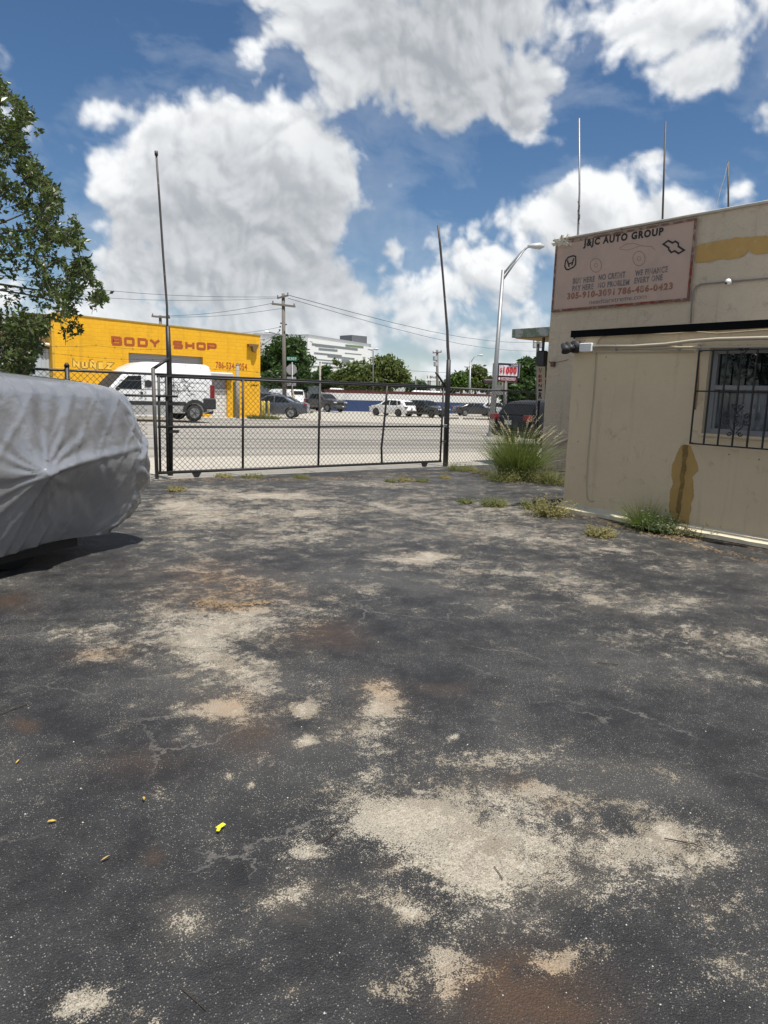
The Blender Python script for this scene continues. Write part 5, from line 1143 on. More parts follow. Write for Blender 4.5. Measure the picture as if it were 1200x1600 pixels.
tree('shade_tree', 'thin-crowned tree in front of the white office building', gnd(550, 104), crowns_px([(548, 582, 18, 13, 0), (565, 575, 14, 10, 0), (530, 592, 16, 12, 0), (555, 598, 22, 12, 0), (528, 568, 8, 7, 0)], 104), 4200, .34, LM[2], .3)
tree('shade_tree', 'low dark tree below the white office building beside the pickup', gnd(508, 108), crowns_px([(505, 590, 18, 14, 0), (495, 600, 18, 11, 0), (520, 600, 18, 11, 0), (512, 578, 9, 8, 0)], 108), 3500, .34, LM[0], .3)
for i, (px, py, rx, ry, mi, lab) in enumerate([(652, 606, 16, 9, 0, 'small dark tree directly right of the bright olive tree'), (720, 596, 16, 14, 1, 'tree just right of the latch post under the far street lamp'), (742, 590, 15, 17, 2, 'tallest tree of the row right of the latch post'),
        (762, 600, 14, 12, 1, 'last tree of the row before the street light pole'), (706, 602, 12, 10, 0, 'low tree touching the latch post on its right side')]):
    tree('shade_tree', lab, gnd(px, 130 + i), crowns_px([(px, py, rx, ry, 0), (px - rx * .6, py + 5, rx * .6, ry * .7, 0), (px + rx * .6, py + 4, rx * .6, ry * .7, 0), (px + 2, py - ry * .6, rx * .5, ry * .4, 0)], 130 + i), 2600, .45, LM[mi], .35, 'row of trees right of the gate')
tree('shade_tree', 'big dark tree behind the loans sign at right', gnd(815, 66), crowns_px([(812, 600, 24, 22, 0), (828, 585, 22, 22, 0), (805, 618, 24, 16, 0), (838, 605, 24, 26, 0), (822, 568, 12, 9, 0), (848, 580, 16, 20, 0), (795, 630, 12, 12, 0)], 66), 9000, .26, LM[0], .4)

# near tree at left: leafy sprays
def near_tree():
    base = at_depth(-190, 780, 9.2); base[2] = 0.0
    t = thing('leafy_tree', 'leafy green tree at the left edge overhanging the fence', 'tree', base)
    BR = MB(); LF = MB(); B = Vector(base)
    def L3(px, py, dep): return Vector(at_depth(px, py, dep))
    top = B + Vector((.2, .1, 2.2)); BR.tube([B - Vector((0, 0, .2)), B + Vector((.05, 0, 1.1)), top], [.16, .13, .11], 10)
    def bound(y):
        ys = [100, 125, 150, 190, 215, 235, 262, 300, 330, 352, 380, 410, 440, 470, 488, 505, 525, 550, 585]
        xs = [-40, 8, 26, 58, 62, 30, 66, 88, 100, 124, 128, 142, 150, 168, 120, 75, 66, 62, 40]
        return float(np.interp(y, ys, xs))
    sprays = []
    r = random.Random(11)
    for k in range(2500):
        y = r.uniform(110, 590); bx = bound(y); x = bx - abs(r.gauss(0, 1)) * 70 - 4
        if r.random() < .25: x = bx - r.uniform(0, 34)
        if mnoise.noise(Vector((x * .034, y * .034, 1.0))) < (-.12 if x > bx - 60 else -.24) and x > -10 and y < 500: continue
        sprays.append((x, y, 9.0 + r.uniform(-.8, 1.4), 1.0))
    for k in range(900):
        y = r.uniform(-60, 640); x = r.uniform(-420, min(bound(max(100, min(585, y))) - 30, 5)); sprays.append((x, y, 9.2 + r.uniform(-2.0, 2.6), 1.35))
    for k in range(14): sprays.append((113 + r.uniform(-12, 12), 514 + r.uniform(-8, 9), 9.0, .8))
    tips = [(60, 195), (64, 262), (95, 305), (124, 352), (138, 405), (166, 474), (130, 478), (70, 520), (60, 560), (30, 135), (10, 330), (40, 430), (20, 500), (-40, 250), (-60, 100), (-120, 20), (-200, 300), (0, 240)]
    for (x, y) in tips:
        e = L3(x, y, 9.1 + r.uniform(-.3, .6)); s = top.lerp(L3(-190, 420 - 0 * y, 9.2), r.random())
        m1 = s.lerp(e, .4) + Vector((0, 0, .25)); m2 = s.lerp(e, .75) + Vector((r.uniform(-.1, .1), 0, .12)); e = e - (e - s).normalized() * .12; BR.tube([s, m1, m2, e], [.035, .018, .009, .003], 6)
    BR.tube([top, L3(-190, 300, 9.2), L3(-170, 120, 9.3), L3(-180, 0, 9.2)], [.11, .08, .05, .02], 8)
    BR.tube([L3(114, 478, 9.0), L3(116, 500, 9.0), L3(113, 516, 9.0)], .003, 4)
    for (x, y, dep, sc) in sprays:
        c = L3(x, y, dep); ax = Vector((r.uniform(-.4, 1), r.uniform(-.6, .6), r.uniform(-.7, .7))).normalized()
        for q in range(2): s0 = c - ax * .10; 
        BR.tube([c - ax * .13, c, c + ax * .03], [.004, .003, .002], 3, False)
        for q in range(9):
            o = c + ax * r.uniform(-.10, .08); d = (ax * r.uniform(.2, 1.0) + Vector((r.gauss(0, .6), r.gauss(0, .6), r.gauss(0, .5)))).normalized(); ln = .066 * sc * r.uniform(.7, 1.35)
            w = d.orthogonal().normalized(); w.rotate(Matrix.Rotation(r.uniform(0, 6.28), 3, d)); w *= ln * .26; up_ = d.cross(w).normalized() * ln * .05
            p0 = o; p1 = o + d * ln * .45; p2 = o + d * ln
            LF.add([p0, p1 + w + up_, p2, p1 - w + up_, p1], [(0, 4, 1), (1, 4, 2), (2, 4, 3), (3, 4, 0)])
    ob('trunk', BR, M_bark, t, True); ob('crown', LF, leafmat('glossy_leaf', (.024, .044, .010), (.075, .105, .028), .3, .36), t, kind='stuff')
near_tree()
# trees standing left of the lot, mirrored in the annexe window
for i, (x, y) in enumerate([(-9, 12), (-12, 5)]):
    tree('yard_tree', ('dark bushy yard tree beyond the left edge of the lot near the fence', 'dark bushy yard tree beyond the left edge of the lot, nearer the camera')[i], (x, y, 0), [(x, y, 4.2, 2.4, 2.4, 1.8), (x + 1.2, y + 1, 5.2, 1.8, 1.8, 1.4), (x - 1, y - 1, 3.2, 1.8, 1.8, 1.2)], 5000, .14, LM[0], .2)

# ------------------------------------------------------------------ weeds and feathery grass
M_gb = leafmat('grass_blade', (.060, .088, .020), (.15, .185, .055), .35)
M_dry = leafmat('dry_grass', (.11, .105, .035), (.21, .18, .07), .3, .8)
M_weed = leafmat('weed_leaf', (.055, .075, .020), (.12, .125, .038), .3, .8)
M_plume = mat('cream_plume', (.62, .55, .40), .9, 0, .2, 30)
def blade(mb, p, d, L, w, droop, r, n=4):
    d = Vector(d).normalized(); side = d.cross(Vector((0, 0, 1))); side = side.normalized() if side.length > .05 else Vector((1, 0, 0))
    side.rotate(Matrix.Rotation(r.uniform(-1.2, 1.2), 3, d)); P = []; q = Vector(p); v = d.copy()
    for i in range(n + 1):
        ww = w * (1 - (i / n) ** 1.5) + w * .06; P += [q - side * ww, q + side * ww]; q = q + v * L / n; v = (v + Vector((0, 0, -droop / n)) ).normalized()
    mb.add(P, [(2 * i, 2 * i + 1, 2 * i + 3, 2 * i + 2) for i in range(n)])
    return q
def fountain_grass():
    c = G(806, 748); r = random.Random(3); C = Vector(c); C.z = 0
    t = thing('fountain_grass', 'big green fountain grass with cream feathery plumes by the fence', 'plant', C)
    mb = MB(); pm = MB(); st = MB()
    for k in range(2600):
        a = r.uniform(0, 6.28); rr = abs(r.gauss(0, .15)); p = C + Vector((rr * math.cos(a), rr * math.sin(a), 0)); sp = r.uniform(.05, .80)
        a2 = a + r.uniform(-.5, .5); blade(mb, p, (sp * math.cos(a2), sp * math.sin(a2), 1), r.uniform(.55, 1.22), r.uniform(.0024, .005), r.uniform(.4, 1.5), r, 5)
    for k in range(64):
        a = r.uniform(0, 6.28); sp = r.uniform(.05, .78); p = C + Vector((.08 * math.cos(a), .08 * math.sin(a), 0)); d = Vector((sp * math.cos(a), sp * math.sin(a), 1)).normalized(); L = r.uniform(.70, 1.12)
        m_ = p + d * L * .6; e = p + d * L + Vector((math.cos(a), math.sin(a), 0)) * .04; st.tube([p, m_, e], .0022, 3, False)
        dv = (d + Vector((math.cos(a), math.sin(a), 0)) * r.uniform(.0, .35)).normalized(); pl_ = r.uniform(.18, .30)
        # a plume: a tapered spindle bristling with short hairs
        for h in range(90):
            u = r.random(); o = e + dv * pl_ * u + Vector((math.cos(a), math.sin(a), -.3)) * .06 * u * u; hd = (dv * .9 + Vector((r.gauss(0, .5), r.gauss(0, .5), r.gauss(0, .5)))).normalized(); hl = .034 * math.sin(math.pi * min(1, u * .92 + .08)) + .008
            s_ = hd.orthogonal().normalized() * .0026; pm.add([o - s_, o + s_, o + hd * hl], [(0, 1, 2)])
    ob('blades', mb, M_gb, t, kind='stuff'); ob('stem', st, M_dry, t, kind='stuff'); ob('plumes', pm, leafmat('plume', (.42, .38, .25), (.60, .54, .40), .4, .9), t, kind='stuff')
fountain_grass()
def weed(label, px, py, rad, h, n, m, droop=1.0, m2=None, flat=.0, name='weed', leafy=False, at=None, w=.0028):
    C = Vector(at if at else G(px, py)); C.z += .004; r = random.Random(int(px * 7 + py)); t = thing(name, label, 'weed', C, 0, None)
    mb = MB(); mb2 = MB()
    for k in range(n):
        a = r.uniform(0, 6.28); rr = rad * math.sqrt(r.random()) * .75; p = C + Vector((rr * math.cos(a), rr * math.sin(a) * (1 - flat), 0)); sp = r.uniform(.1, 1.3)
        e = blade(mb if (m2 is None or r.random() < .6) else mb2, p, (sp * math.cos(a), sp * math.sin(a), 1), h * r.uniform(.4, 1.1), r.uniform(.7, 1.4) * w, r.uniform(.2, 1.6) * droop, r, 3)
        if leafy:
            for q in range(3):
                d = Vector((r.gauss(0, 1), r.gauss(0, 1), r.gauss(0, .6))).normalized(); o = p.lerp(e, r.uniform(.3, 1)); s_ = d.orthogonal().normalized() * .007; mb.add([o, o + d * .014 + s_, o + d * .034, o + d * .014 - s_], [(0, 1, 2, 3)])
    ob('stems', mb, m, t, kind='stuff')
    if mb2.v: ob('dry_stems', mb2, m2, t, kind='stuff')
    return t
weed('yellowish weed clump at the foot of the fountain grass', 785, 752, .26, .30, 420, M_weed, 1.2, M_dry, leafy=True)
weed('tall green weeds between the fountain grass and the tall wall', 838, 752, .26, .50, 330, M_weed, 1.0, M_dry, leafy=True)
weed('yellow-green weed clump against the tall wall behind the annexe corner', 862, 756, .30, .38, 360, M_weed, 1.1, M_dry, leafy=True)
weed('low weed strip at the foot of the latch post', 722, 735, .34, .16, 420, M_weed, 1.3, M_dry, leafy=True)
weed('low weed tuft between the latch post weeds and the fountain grass', 752, 740, .2, .12, 160, M_dry, 1.3, M_weed, leafy=True)
weed('olive weed tuft in the middle of the lot in line with the fountain grass', 771, 791, .17, .15, 260, M_weed, 1.1, M_dry, leafy=True)
weed('small flat weed tuft left of the olive tuft', 727, 786, .12, .07, 110, M_weed, 1.3, None, leafy=True)
weed('weed clump beside the annexe corner, yellow and leaning', 858, 806, .20, .26, 380, M_dry, 1.0, M_weed, leafy=True)
weed('dark weed clump just left of the annexe corner', 832, 795, .14, .17, 220, M_weed, 1.1, None, leafy=True)
weed('round brownish weed in front of the annexe plinth', 937, 838, .13, .12, 300, M_dry, 1.1, M_weed, leafy=True)
weed('bright green grass tuft against the annexe wall under the window', 0, 0, 0.13, .50, 700, M_gb, 1.4, None, at=(XS - .20, 5.14, .0), name='grass_tuft', w=.0022)
weed('dark leafy weed right of the bright green tuft against the annexe', 0, 1, .13, .24, 420, leafmat('dark_weed', (.03, .05, .015), (.07, .10, .03)), .6, None, at=(XS - .20, 4.88, .0), leafy=True)
weed('thin straggly weed at the plinth near the right edge', 0, 2, .14, .20, 50, M_dry, .6, M_weed, at=(XS - .12, 4.45, .0), leafy=True)
weed('thin weed right of the dark leafy weed by the plinth', 0, 3, .18, .17, 60, M_dry, .6, M_weed, at=(XS - .14, 4.66, .0), leafy=True)
for i, (px, py, rr, hh, lab) in enumerate([(275, 767, .12, .07, 'tiny weed tuft in front of the left gate post'), (395, 746, .25, .06, 'weed strip under the gate near its left upright'), (350, 745, .2, .05, 'weed strip under the gate nearest the left post'), (470, 747, .15, .07, 'small tuft under the gate near its middle upright'),
        (632, 752, .16, .09, 'flat weed patch in front of the right half of the gate'), (660, 753, .12, .07, 'flat weed patch nearest the latch post'), (695, 747, .10, .06, 'tiny weed tuft just in front of the latch post'), (610, 753, .1, .05, 'flat weed patch left of the one before the gate right half')]):
    weed(lab, px, py, rr, hh, 150, M_weed if i % 2 else M_dry, 1.2, M_dry, leafy=True)
# roadside grass at the yellow corner and under the leaning board
for (px, py, rad, lab) in ((412, 655, 1.2, 'grass patch at the corner of the yellow body shop'), (468, 645, 1.6, 'grass patch under the leaning board by the vans')):
    c = G(px, py); weed(lab, px, py, rad, .35, 500, M_weed, 1.0, None, w=.02, at=tuple(c))

# ------------------------------------------------------------------ litter, twigs and stones on the lot
M_ylf = mat('yellow_leaf', (.50, .33, .05), .7); M_twig = mat('twig', (.045, .03, .02), .9); M_peb = mat('limestone_chip', (.50, .48, .43), .9, 0, .2, 40)
def leaf(px, py, s, m, label):
    c = Vector(G(px, py)); c.z += .008; r = random.Random(px); a = r.uniform(0, 6.28); d = Vector((math.cos(a), math.sin(a), 0)) * s; w = Vector((-d.y, d.x, 0)) * .3
    mb = MB().add([c - d, c - d * .2 + w + Vector((0, 0, .003)), c + d * .5 + w * .7 + Vector((0, 0, .006)), c + d + Vector((0, 0, .004)), c + d * .5 - w * .7 + Vector((0, 0, .008)), c - d * .2 - w + Vector((0, 0, .006)), c + Vector((0, 0, .001))], [(0, 1, 6), (1, 2, 6), (2, 3, 6), (3, 4, 6), (4, 5, 6), (5, 0, 6)])
    o = ob('fallen_leaf', mb, m); o.location = (0, 0, 0); return tag(o, label, 'leaf', 'fallen leaves')
leaf(81, 1287, .017, M_ylf, 'yellow fallen leaf on dark asphalt at far left'); leaf(225, 1251, .018, M_ylf, 'yellow fallen leaf below the round worn spot'); leaf(165, 1345, .018, mat('tan_leaf', (.36, .24, .10), .8), 'slim tan fallen leaf nearest the bottom left')
leaf(28, 1193, .015, M_ylf, 'small pale leaf near the left picture edge')
yc = Vector(G(345, 1296)); yt = thing('yellow_tag', 'small bright yellow plastic tag lying on the asphalt', 'litter', yc)
M_yp = mat('yellow_plastic', (.72, .70, .03), .4)
ob('tab', MB().box((yc.x, yc.y, .014), (.036, .017, .008), math.radians(20), .003), M_yp, yt); ob('clip', MB().box((yc.x - .016, yc.y - .014, .012), (.015, .012, .007), math.radians(40), .002), M_yp, yt)
def twig(pts, r, label):
    P = [Vector(G(*p)) + Vector((0, 0, .008)) for p in pts]; o = ob('twig', MB().tube(P, r, 5), M_twig); return tag(o, label, 'twig', 'twigs on the lot')
twig([(1038, 1313), (1065, 1318), (1103, 1326)], [.0022, .0024, .001], 'longest twig on the sandy patch at lower right'); twig([(772, 1357), (780, 1368), (785, 1377)], .0016, 'short twig on the large worn patch'); twig([(284, 1549), (300, 1563), (322, 1583)], .0011, 'fine dark twig near the bottom left')
twig([(0, 1118), (20, 1110), (43, 1102)], .0025, 'twig at the left picture edge'); twig([(160, 1018), (173, 1016), (187, 1014)], .0025, 'twig above the pale streak at left'); twig([(933, 1037), (950, 1039), (966, 1040)], .0025, 'small dark twig in the middle right of the lot')
twig([(527, 1640 - 340), (515, 1311), (505, 1317)], .0016, 'twig just right of the yellow tag')
mbp = MB(); r = random.Random(5)
for k in range(110):
    px = r.uniform(0, 1200); py = 760 + (840 * r.random() ** .7); p = Vector(G(px, py))
    if p.x > XS - .1: continue
    s = r.uniform(.0014, .0034) * (1 + .10 * p.length); o_ = [Vector((r.uniform(-1, 1), r.uniform(-1, 1), 0)) for _ in range(4)]
    c = p + Vector((0, 0, .001)); a0 = r.uniform(0, 6.28); ring_ = [c + Vector((math.cos(a0 + q * 1.257) * s * r.uniform(.7, 1.2), math.sin(a0 + q * 1.257) * s * r.uniform(.7, 1.2), 0)) for q in range(5)]
    mbp.add(ring_ + [c + Vector((0, 0, s * .9))], [(q, (q + 1) % 5, 5) for q in range(5)])
o = ob('gravel_chips', mbp, M_peb); o['kind'] = 'stuff'
# strip of leaf litter in the small pothole and along the gate
def litter(path, wid, n, label):
    mb = MB(); r = random.Random(n)
    for k in range(n):
        i = r.randrange(len(path) - 1); t = r.random(); p = Vector(G(*path[i])).lerp(Vector(G(*path[i + 1])), t) + Vector((r.gauss(0, wid), r.gauss(0, wid), .006 + abs(r.gauss(0, .006))))
        d = Vector((r.gauss(0, 1), r.gauss(0, 1), r.gauss(0, .35))).normalized() * r.uniform(.008, .022); w = d.orthogonal().normalized() * r.uniform(.003, .008); mb.add([p - d, p + w, p + d, p - w], [(0, 1, 2, 3)])
    o = ob('leaf_litter', mb, leafmat('litter_%d' % n, (.06, .04, .022), (.20, .14, .08), .1, .9)); o['kind'] = 'stuff'; o['label'] = label
litter([(305, 944), (350, 947), (420, 943)], .025, 260, 'strip of brown leaf litter in a shallow crack'); litter([(250, 750), (340, 750), (450, 750), (560, 748)], .10, 700, 'brown litter gathered under the gate')
litter([(560, 745), (690, 738), (830, 758)], .10, 420, 'pale litter along the lot edge by the weeds'); litter([(900, 805), (1000, 832), (1200, 880)], .04, 500, 'dark litter along the annexe plinth'); litter([(1040, 838), (1090, 846)], .05, 350, 'litter under the green tuft')

# ------------------------------------------------------------------ background street furniture and buildings
M_wood = mat('utility_pole_wood', (.13, .12, .105), .9, 0, .2, 6, .3, 30)
M_line_w = mat('cable', (.05, .05, .055), .7)
def ptd(px, py, dep): return Vector(at_depth(px, py, dep))
def upole(label, px0, py_top, dep, r, arms, extra=None, xb=None):
    b = gnd(xb or px0, dep); top = ptd(px0, py_top, dep); top.x, top.y = b[0] + (top.x - b[0]) , b[1] + (top.y - b[1])
    t = thing('utility_pole', label, 'utility pole', b)
    ob('pole', MB().tube([Vector(b) - Vector((0, 0, .3)), top], [r, r * .75], 10), M_wood, t, True)
    for (xa, ya, xc, yc_) in arms:
        a, c = ptd(xa, ya, dep - .2), ptd(xc, yc_, dep - .2); ob('crossarm', MB().tube([a, c], .11, 4), M_wood, t)
        for u in (0.05, .95):
            p = a.lerp(c, u); ob('insulator', MB().tube([p, p + Vector((0, 0, .22)), p + Vector((0, 0, .34))], [.04, .07, .05], 8), M_galv, t, True)
    return t
up1 = upole('tall wooden utility pole with two crossarms standing before the dense dark tree', 442.5, 459, 66, .20, [(433, 466, 450.5, 461.5), (424.5, 474.5, 461.5, 479)], xb=445)
for (x, y) in ((439, 505), (438, 510.5), (437, 515.5), (447, 507)): ob('insulator', MB().tube([ptd(x - 1.2, y, 65.6), ptd(x + 1.2, y, 65.6)], .07, 6), M_dkpole, up1)
upole('distant utility pole top peeping over the yellow parapet', 250.5, 493, 70, .18, [(237, 494, 265.5, 496.5)])
up3 = upole('utility pole with hanging transformers left of the latch post', 683, 547, 110, .24, [(676, 551.5, 690, 550)], xb=684)
for (x, y) in ((680, 560), (681, 569)): ob('transformer', MB().tube([ptd(x, y - 3, 109.5), ptd(x, y + 3, 109.5)], .35, 10), mat('transformer_grey', (.3, .31, .33), .6), up3)
up4 = upole('dark utility pole with twin transformers just left of the tall wall', 841, 527, 66, .19, [(833, 536, 848, 536)], xb=838)
for x in (835.3, 845.3): ob('transformer', MB().tube([ptd(x, 536.5, 65.6), ptd(x, 543.5, 65.6)], .12 * 1.4, 10), mat('transformer_grey', (.3, .31, .33), .6), up4)
upole('short thin pole near the white billboard', 649.5, 588, 120, .14, [])
def cable(label, pts, r=.02):
    P = [ptd(*p) for p in pts]; out = []
    for i in range(len(P) - 1):
        n = 10; L = (P[i + 1] - P[i]).length
        for k in range(n): t = k / n; q = P[i].lerp(P[i + 1], t); q.z -= .022 * L * math.sin(math.pi * t); out.append(q)
    out.append(P[-1]); o = ob('overhead_cable', MB().tube(out, r, 4), M_line_w); return tag(o, label, 'cable', 'overhead cables')
cable('upper cable from the two-armed pole to the left edge', [(-60, 425, 50), (434, 464, 66)]); cable('second upper cable from the two-armed pole to the left', [(-60, 445, 50), (434, 466, 66)], .018); cable('cable leaving the long crossarm to the left', [(250, 494, 70), (425, 474, 66)]); cable('lower cable leaving the long crossarm to the left', [(250, 495, 70), (440, 482, 66)], .018)
cable('upper cable from the two-armed pole running right', [(450, 461, 66), (900, 530, 150)], .03); cable('lower cable from the two-armed pole running right', [(450, 466, 66), (900, 545, 150)], .025)
cable('thin cable bundle sagging behind the yellow wall', [(438, 516, 66), (400, 545, 60)], .03); cable('middle cable of the bundle behind the yellow wall', [(438, 520, 66), (400, 532, 60)], .02); cable('lowest service cable behind the yellow wall', [(438, 511, 66), (330, 522, 60)], .02)
cable('distant cable crossing behind the latch post', [(560, 572, 120), (840, 580, 120)], .03); cable('lowest distant cable left of the latch post', [(560, 594, 125), (700, 594, 125)], .04)
# street lights
def street_light(label, px0, py0, pxt, pyt, dep, r, arm, head, m=M_galv, name='street_light'):
    b = gnd(px0, dep); top = ptd(pxt, pyt, dep); t = thing(name, label, 'street lamp', b)
    ob('pole', MB().tube([Vector(b) - Vector((0, 0, .1)), top], [r, r * .6], 10), m, t, True)
    ob('base', MB().tube([Vector(b) - Vector((0, 0, .1)), Vector(b) + Vector((0, 0, .15))], r * 1.6, 10), m, t)
    for A in arm: ob('arm', MB().tube([ptd(x, y, dep) for x, y in A], r * .35, 6), m, t, True)
    for (x, y) in head:
        h = ptd(x, y, dep); d = Vector(RT) ; ob('lamp_head', MB().tube([h - d * .40, h - d * .2, h + d * .15, h + d * .36], [.05, .11, .16, .06], 8), mat('lamp_head_grey', (.45, .46, .47), .5), t, True)
    return t
street_light('tall grey street light whose curved arm reaches over the tall wall', 769, 655, 786, 422, 33, .13, [[(785.5, 430), (800, 411), (815, 394), (824, 386.5), (833, 384.5)], [(786, 437), (802, 414), (819, 391)]], [(838, 384.5)])
street_light('distant street lamp with arm reaching right of the latch post', 734, 640, 735, 564, 95, .15, [[(735, 567), (741, 558), (748, 555)]], [(751, 555)])
street_light('distant floodlight pole with two heads right of the latch post', 733, 640, 734, 572, 105, .14, [[(729, 573), (735, 573)]], [(729.5, 573), (734.5, 572.5)])
dl_ = street_light('twin-headed parking lot lamp right of the white office building', 583, 640, 583, 548, 90, .11, [[(580, 546.5), (587, 545.8)]], [(579.5, 546), (587.5, 545.5)], M_dkpole)
ob('lamp_arm', MB().tube([ptd(442, 524, 65.8), ptd(430, 521, 65.8), ptd(419, 519, 65.8)], .06, 6), M_galv, up1, True); ob('lamp_head', MB().tube([ptd(420, 519.2, 65.8), ptd(417, 518.6, 65.8), ptd(412.5, 518.3, 65.8)], [.08, .17, .06], 8), M_white, up1, True)
# plain posts across the street
for (px, py, dep, r, lab) in ((371.5, 571, 40, .11, 'weathered grey post standing before the phone number on the yellow wall'), (500.5, 567, 45, .06, 'bare galvanised post seen behind the middle gate upright')):
    b = gnd(px, dep); o = thing('post', lab, 'post', b); ob('shaft', MB().tube([Vector(b) - Vector((0, 0, .1)), ptd(px - .4, py, dep)], r, 8), mat('grey_wood_post', (.27, .24, .20), .9, 0, .25, 9), o, True); p_ = ptd(px - .4, py, dep); ob('cap', MB().tube([p_, p_ + Vector((0, 0, .08))], [r * 1.1, r * .5], 8), M_dkpole, o)
# bollards
for i, (px, lab) in enumerate(((409.5, 'yellow bollard nearest the body shop corner'), (412.5, 'second yellow bollard, beside the one at the wall'), (419.5, 'yellow bollard standing apart in front of the slate hatchback'))):
    b = Vector(G(px, 653)); o = thing('bollard', lab, 'bollard', b, 0, 'yellow bollards by the body shop corner'); ob('post', MB().tube([b - Vector((0, 0, .1)), b + Vector((0, 0, .95)), b + Vector((0, 0, 1.02))], [.075, .075, .04], 10), mat('bollard_yellow', (.50, .40, .08), .7), o, True); ob('base', MB().tube([b - Vector((0, 0, .05)), b + Vector((0, 0, .04))], .12, 10), M_kerb, o)
# stop sign back with street name blade
dS = 47; sb = Vector(gnd(457, dS)); ss = thing('stop_sign', 'back of an octagonal stop sign with a green street name blade on a grey post', 'traffic sign', sb)
ob('post', MB().tube([sb - Vector((0, 0, .1)), ptd(456.5, 566, dS)], .035, 8), M_galv, ss, True)
def plate_facing(name, px, py, w, h, dep, m, poly=None, parent=None, off=0.0):
    c = ptd(px, py, dep); ux = Vector(rt0); uy = Vector((0, 0, 1)); P = poly or [(-w / 2, -h / 2), (w / 2, -h / 2), (w / 2, h / 2), (-w / 2, h / 2)]
    return ob(name, MB().prism(P, c - Vector(fw0) * off, ux, uy, .02), m, parent), c
oc = [(.36 * math.cos(math.radians(22.5 + 45 * i)), .36 * math.sin(math.radians(22.5 + 45 * i))) for i in range(8)]
plate_facing('sign_plate', 455.5, 577.5, 0, 0, dS + .1, mat('bare_aluminium', (.32, .32, .34), .6, .2), oc, ss)
plate_facing('lower_plate', 455.5, 592, .60, .26, dS + .1, mat('bare_aluminium', (.32, .32, .34), .6, .2), None, ss); plate_facing('lower_plate', 455.5, 600, .60, .26, dS + .1, mat('bare_aluminium', (.32, .32, .34), .6, .2), None, ss)
_, cN = plate_facing('name_blade', 456, 560.5, .66, .27, dS, mat('street_sign_green', (.01, .15, .09), .4), None, ss)
place_text('lettering', 'NE 2ND P', mat('sign_white', (.7, .75, .72), .5), ss, cN + Vector(rt0) * -.29 + Vector((0, 0, -.09)) - Vector(fw0) * .012, rt0, (0, 0, 1), .58, .18, .01, .024)
# leaning board by the vans
lb = Vector(G(463, 646)); lo = thing('leaning_board', 'tall narrow board leaning to the left behind the white panel van', 'board', lb)
ob('plank', MB().tube([lb, ptd(456, 608, float((np.array(lb) - CAM) @ FW))], .12, 4), mat('raw_board', (.40, .33, .2), .9), lo)
# blue and white wall with rusty red fence on top
def wall_pt(px, py, z=None): p = G(px, py); return Vector(p)
w0 = wall_pt(506, 641.5); w1 = wall_pt(860, 649.5)
hw_ = 2.05
dirw = (w1 - w0); dirw.z = 0; nw = Vector((-dirw.y, dirw.x, 0)).normalized()
dw0 = float((np.array(w0) - CAM) @ FW); dw1 = float((np.array(w1) - CAM) @ FW)
bw = thing('boundary_wall', 'long low wall painted navy below and white above across the side street', 'wall', w0)
def wseg(z0a, z1a, z0b, z1b, off, m, name, t_=.2):
    a, b = w0.copy(), w1.copy(); P = [Vector((a.x, a.y, z0a)), Vector((b.x, b.y, z0b)), Vector((b.x, b.y, z1b)), Vector((a.x, a.y, z1a))]
    P = [p - nw * off for p in P] + [p + nw * (t_ - off) for p in P]
    if (P[0] - Vector(CAM)).length > (P[4] - Vector(CAM)).length: pass
    ob(name, MB().add(P, [(0, 1, 2, 3), (7, 6, 5, 4), (0, 4, 5, 1), (1, 5, 6, 2), (2, 6, 7, 3), (3, 7, 4, 0)]), m, bw)
def zat(px, py, dep): return float(at_depth(px, py, dep)[2])
zw0t, zw1t = zat(506, 613.5, dw0), zat(860, 622, dw1); zm0, zm1 = zat(506, 624, dw0), zat(860, 632.5, dw1)
wseg(w0.z - .2, zm0, w1.z - .2, zm1, 0, mat('navy_wall_paint', (.018, .045, .14), .7, 0, .15, 2), 'lower_wall'); wseg(zm0, zw0t, zm1, zw1t, .01, mat('white_wall_paint', (.66, .66, .65), .7, 0, .06, 1), 'upper_wall', .22)
rf = thing('red_fence', 'rusty red picket fence standing on top of the blue and white wall', 'fence', w0 + Vector((0, 0, zw0t)))
rfm = mat('rusty_red_fence', (.12, .035, .028), .8, 0, .4, 2)
mbr = MB(); nP = 240
hA, hB = zat(506, 608, dw0), zat(860, 619, dw1)
for i in range(nP):
    u = i / (nP - 1); p = w0.lerp(w1, u) + nw * .1; z0_ = zw0t + (zw1t - zw0t) * u; z1_ = hA + (hB - hA) * u; mbr.box((p.x, p.y, (z0_ + z1_) / 2), (.09, .09, z1_ - z0_))
ob('pickets', mbr, rfm, rf, kind='stuff')
pA, pB = w0 + nw * .16, w1 + nw * .16
ob('rail', MB().tube([Vector((pA.x, pA.y, hA - .06)), Vector((pB.x, pB.y, hB - .06))], .06, 4).tube([Vector((pA.x, pA.y, zw0t + .08)), Vector((pB.x, pB.y, zw1t + .08))], .06, 4), rfm, rf)
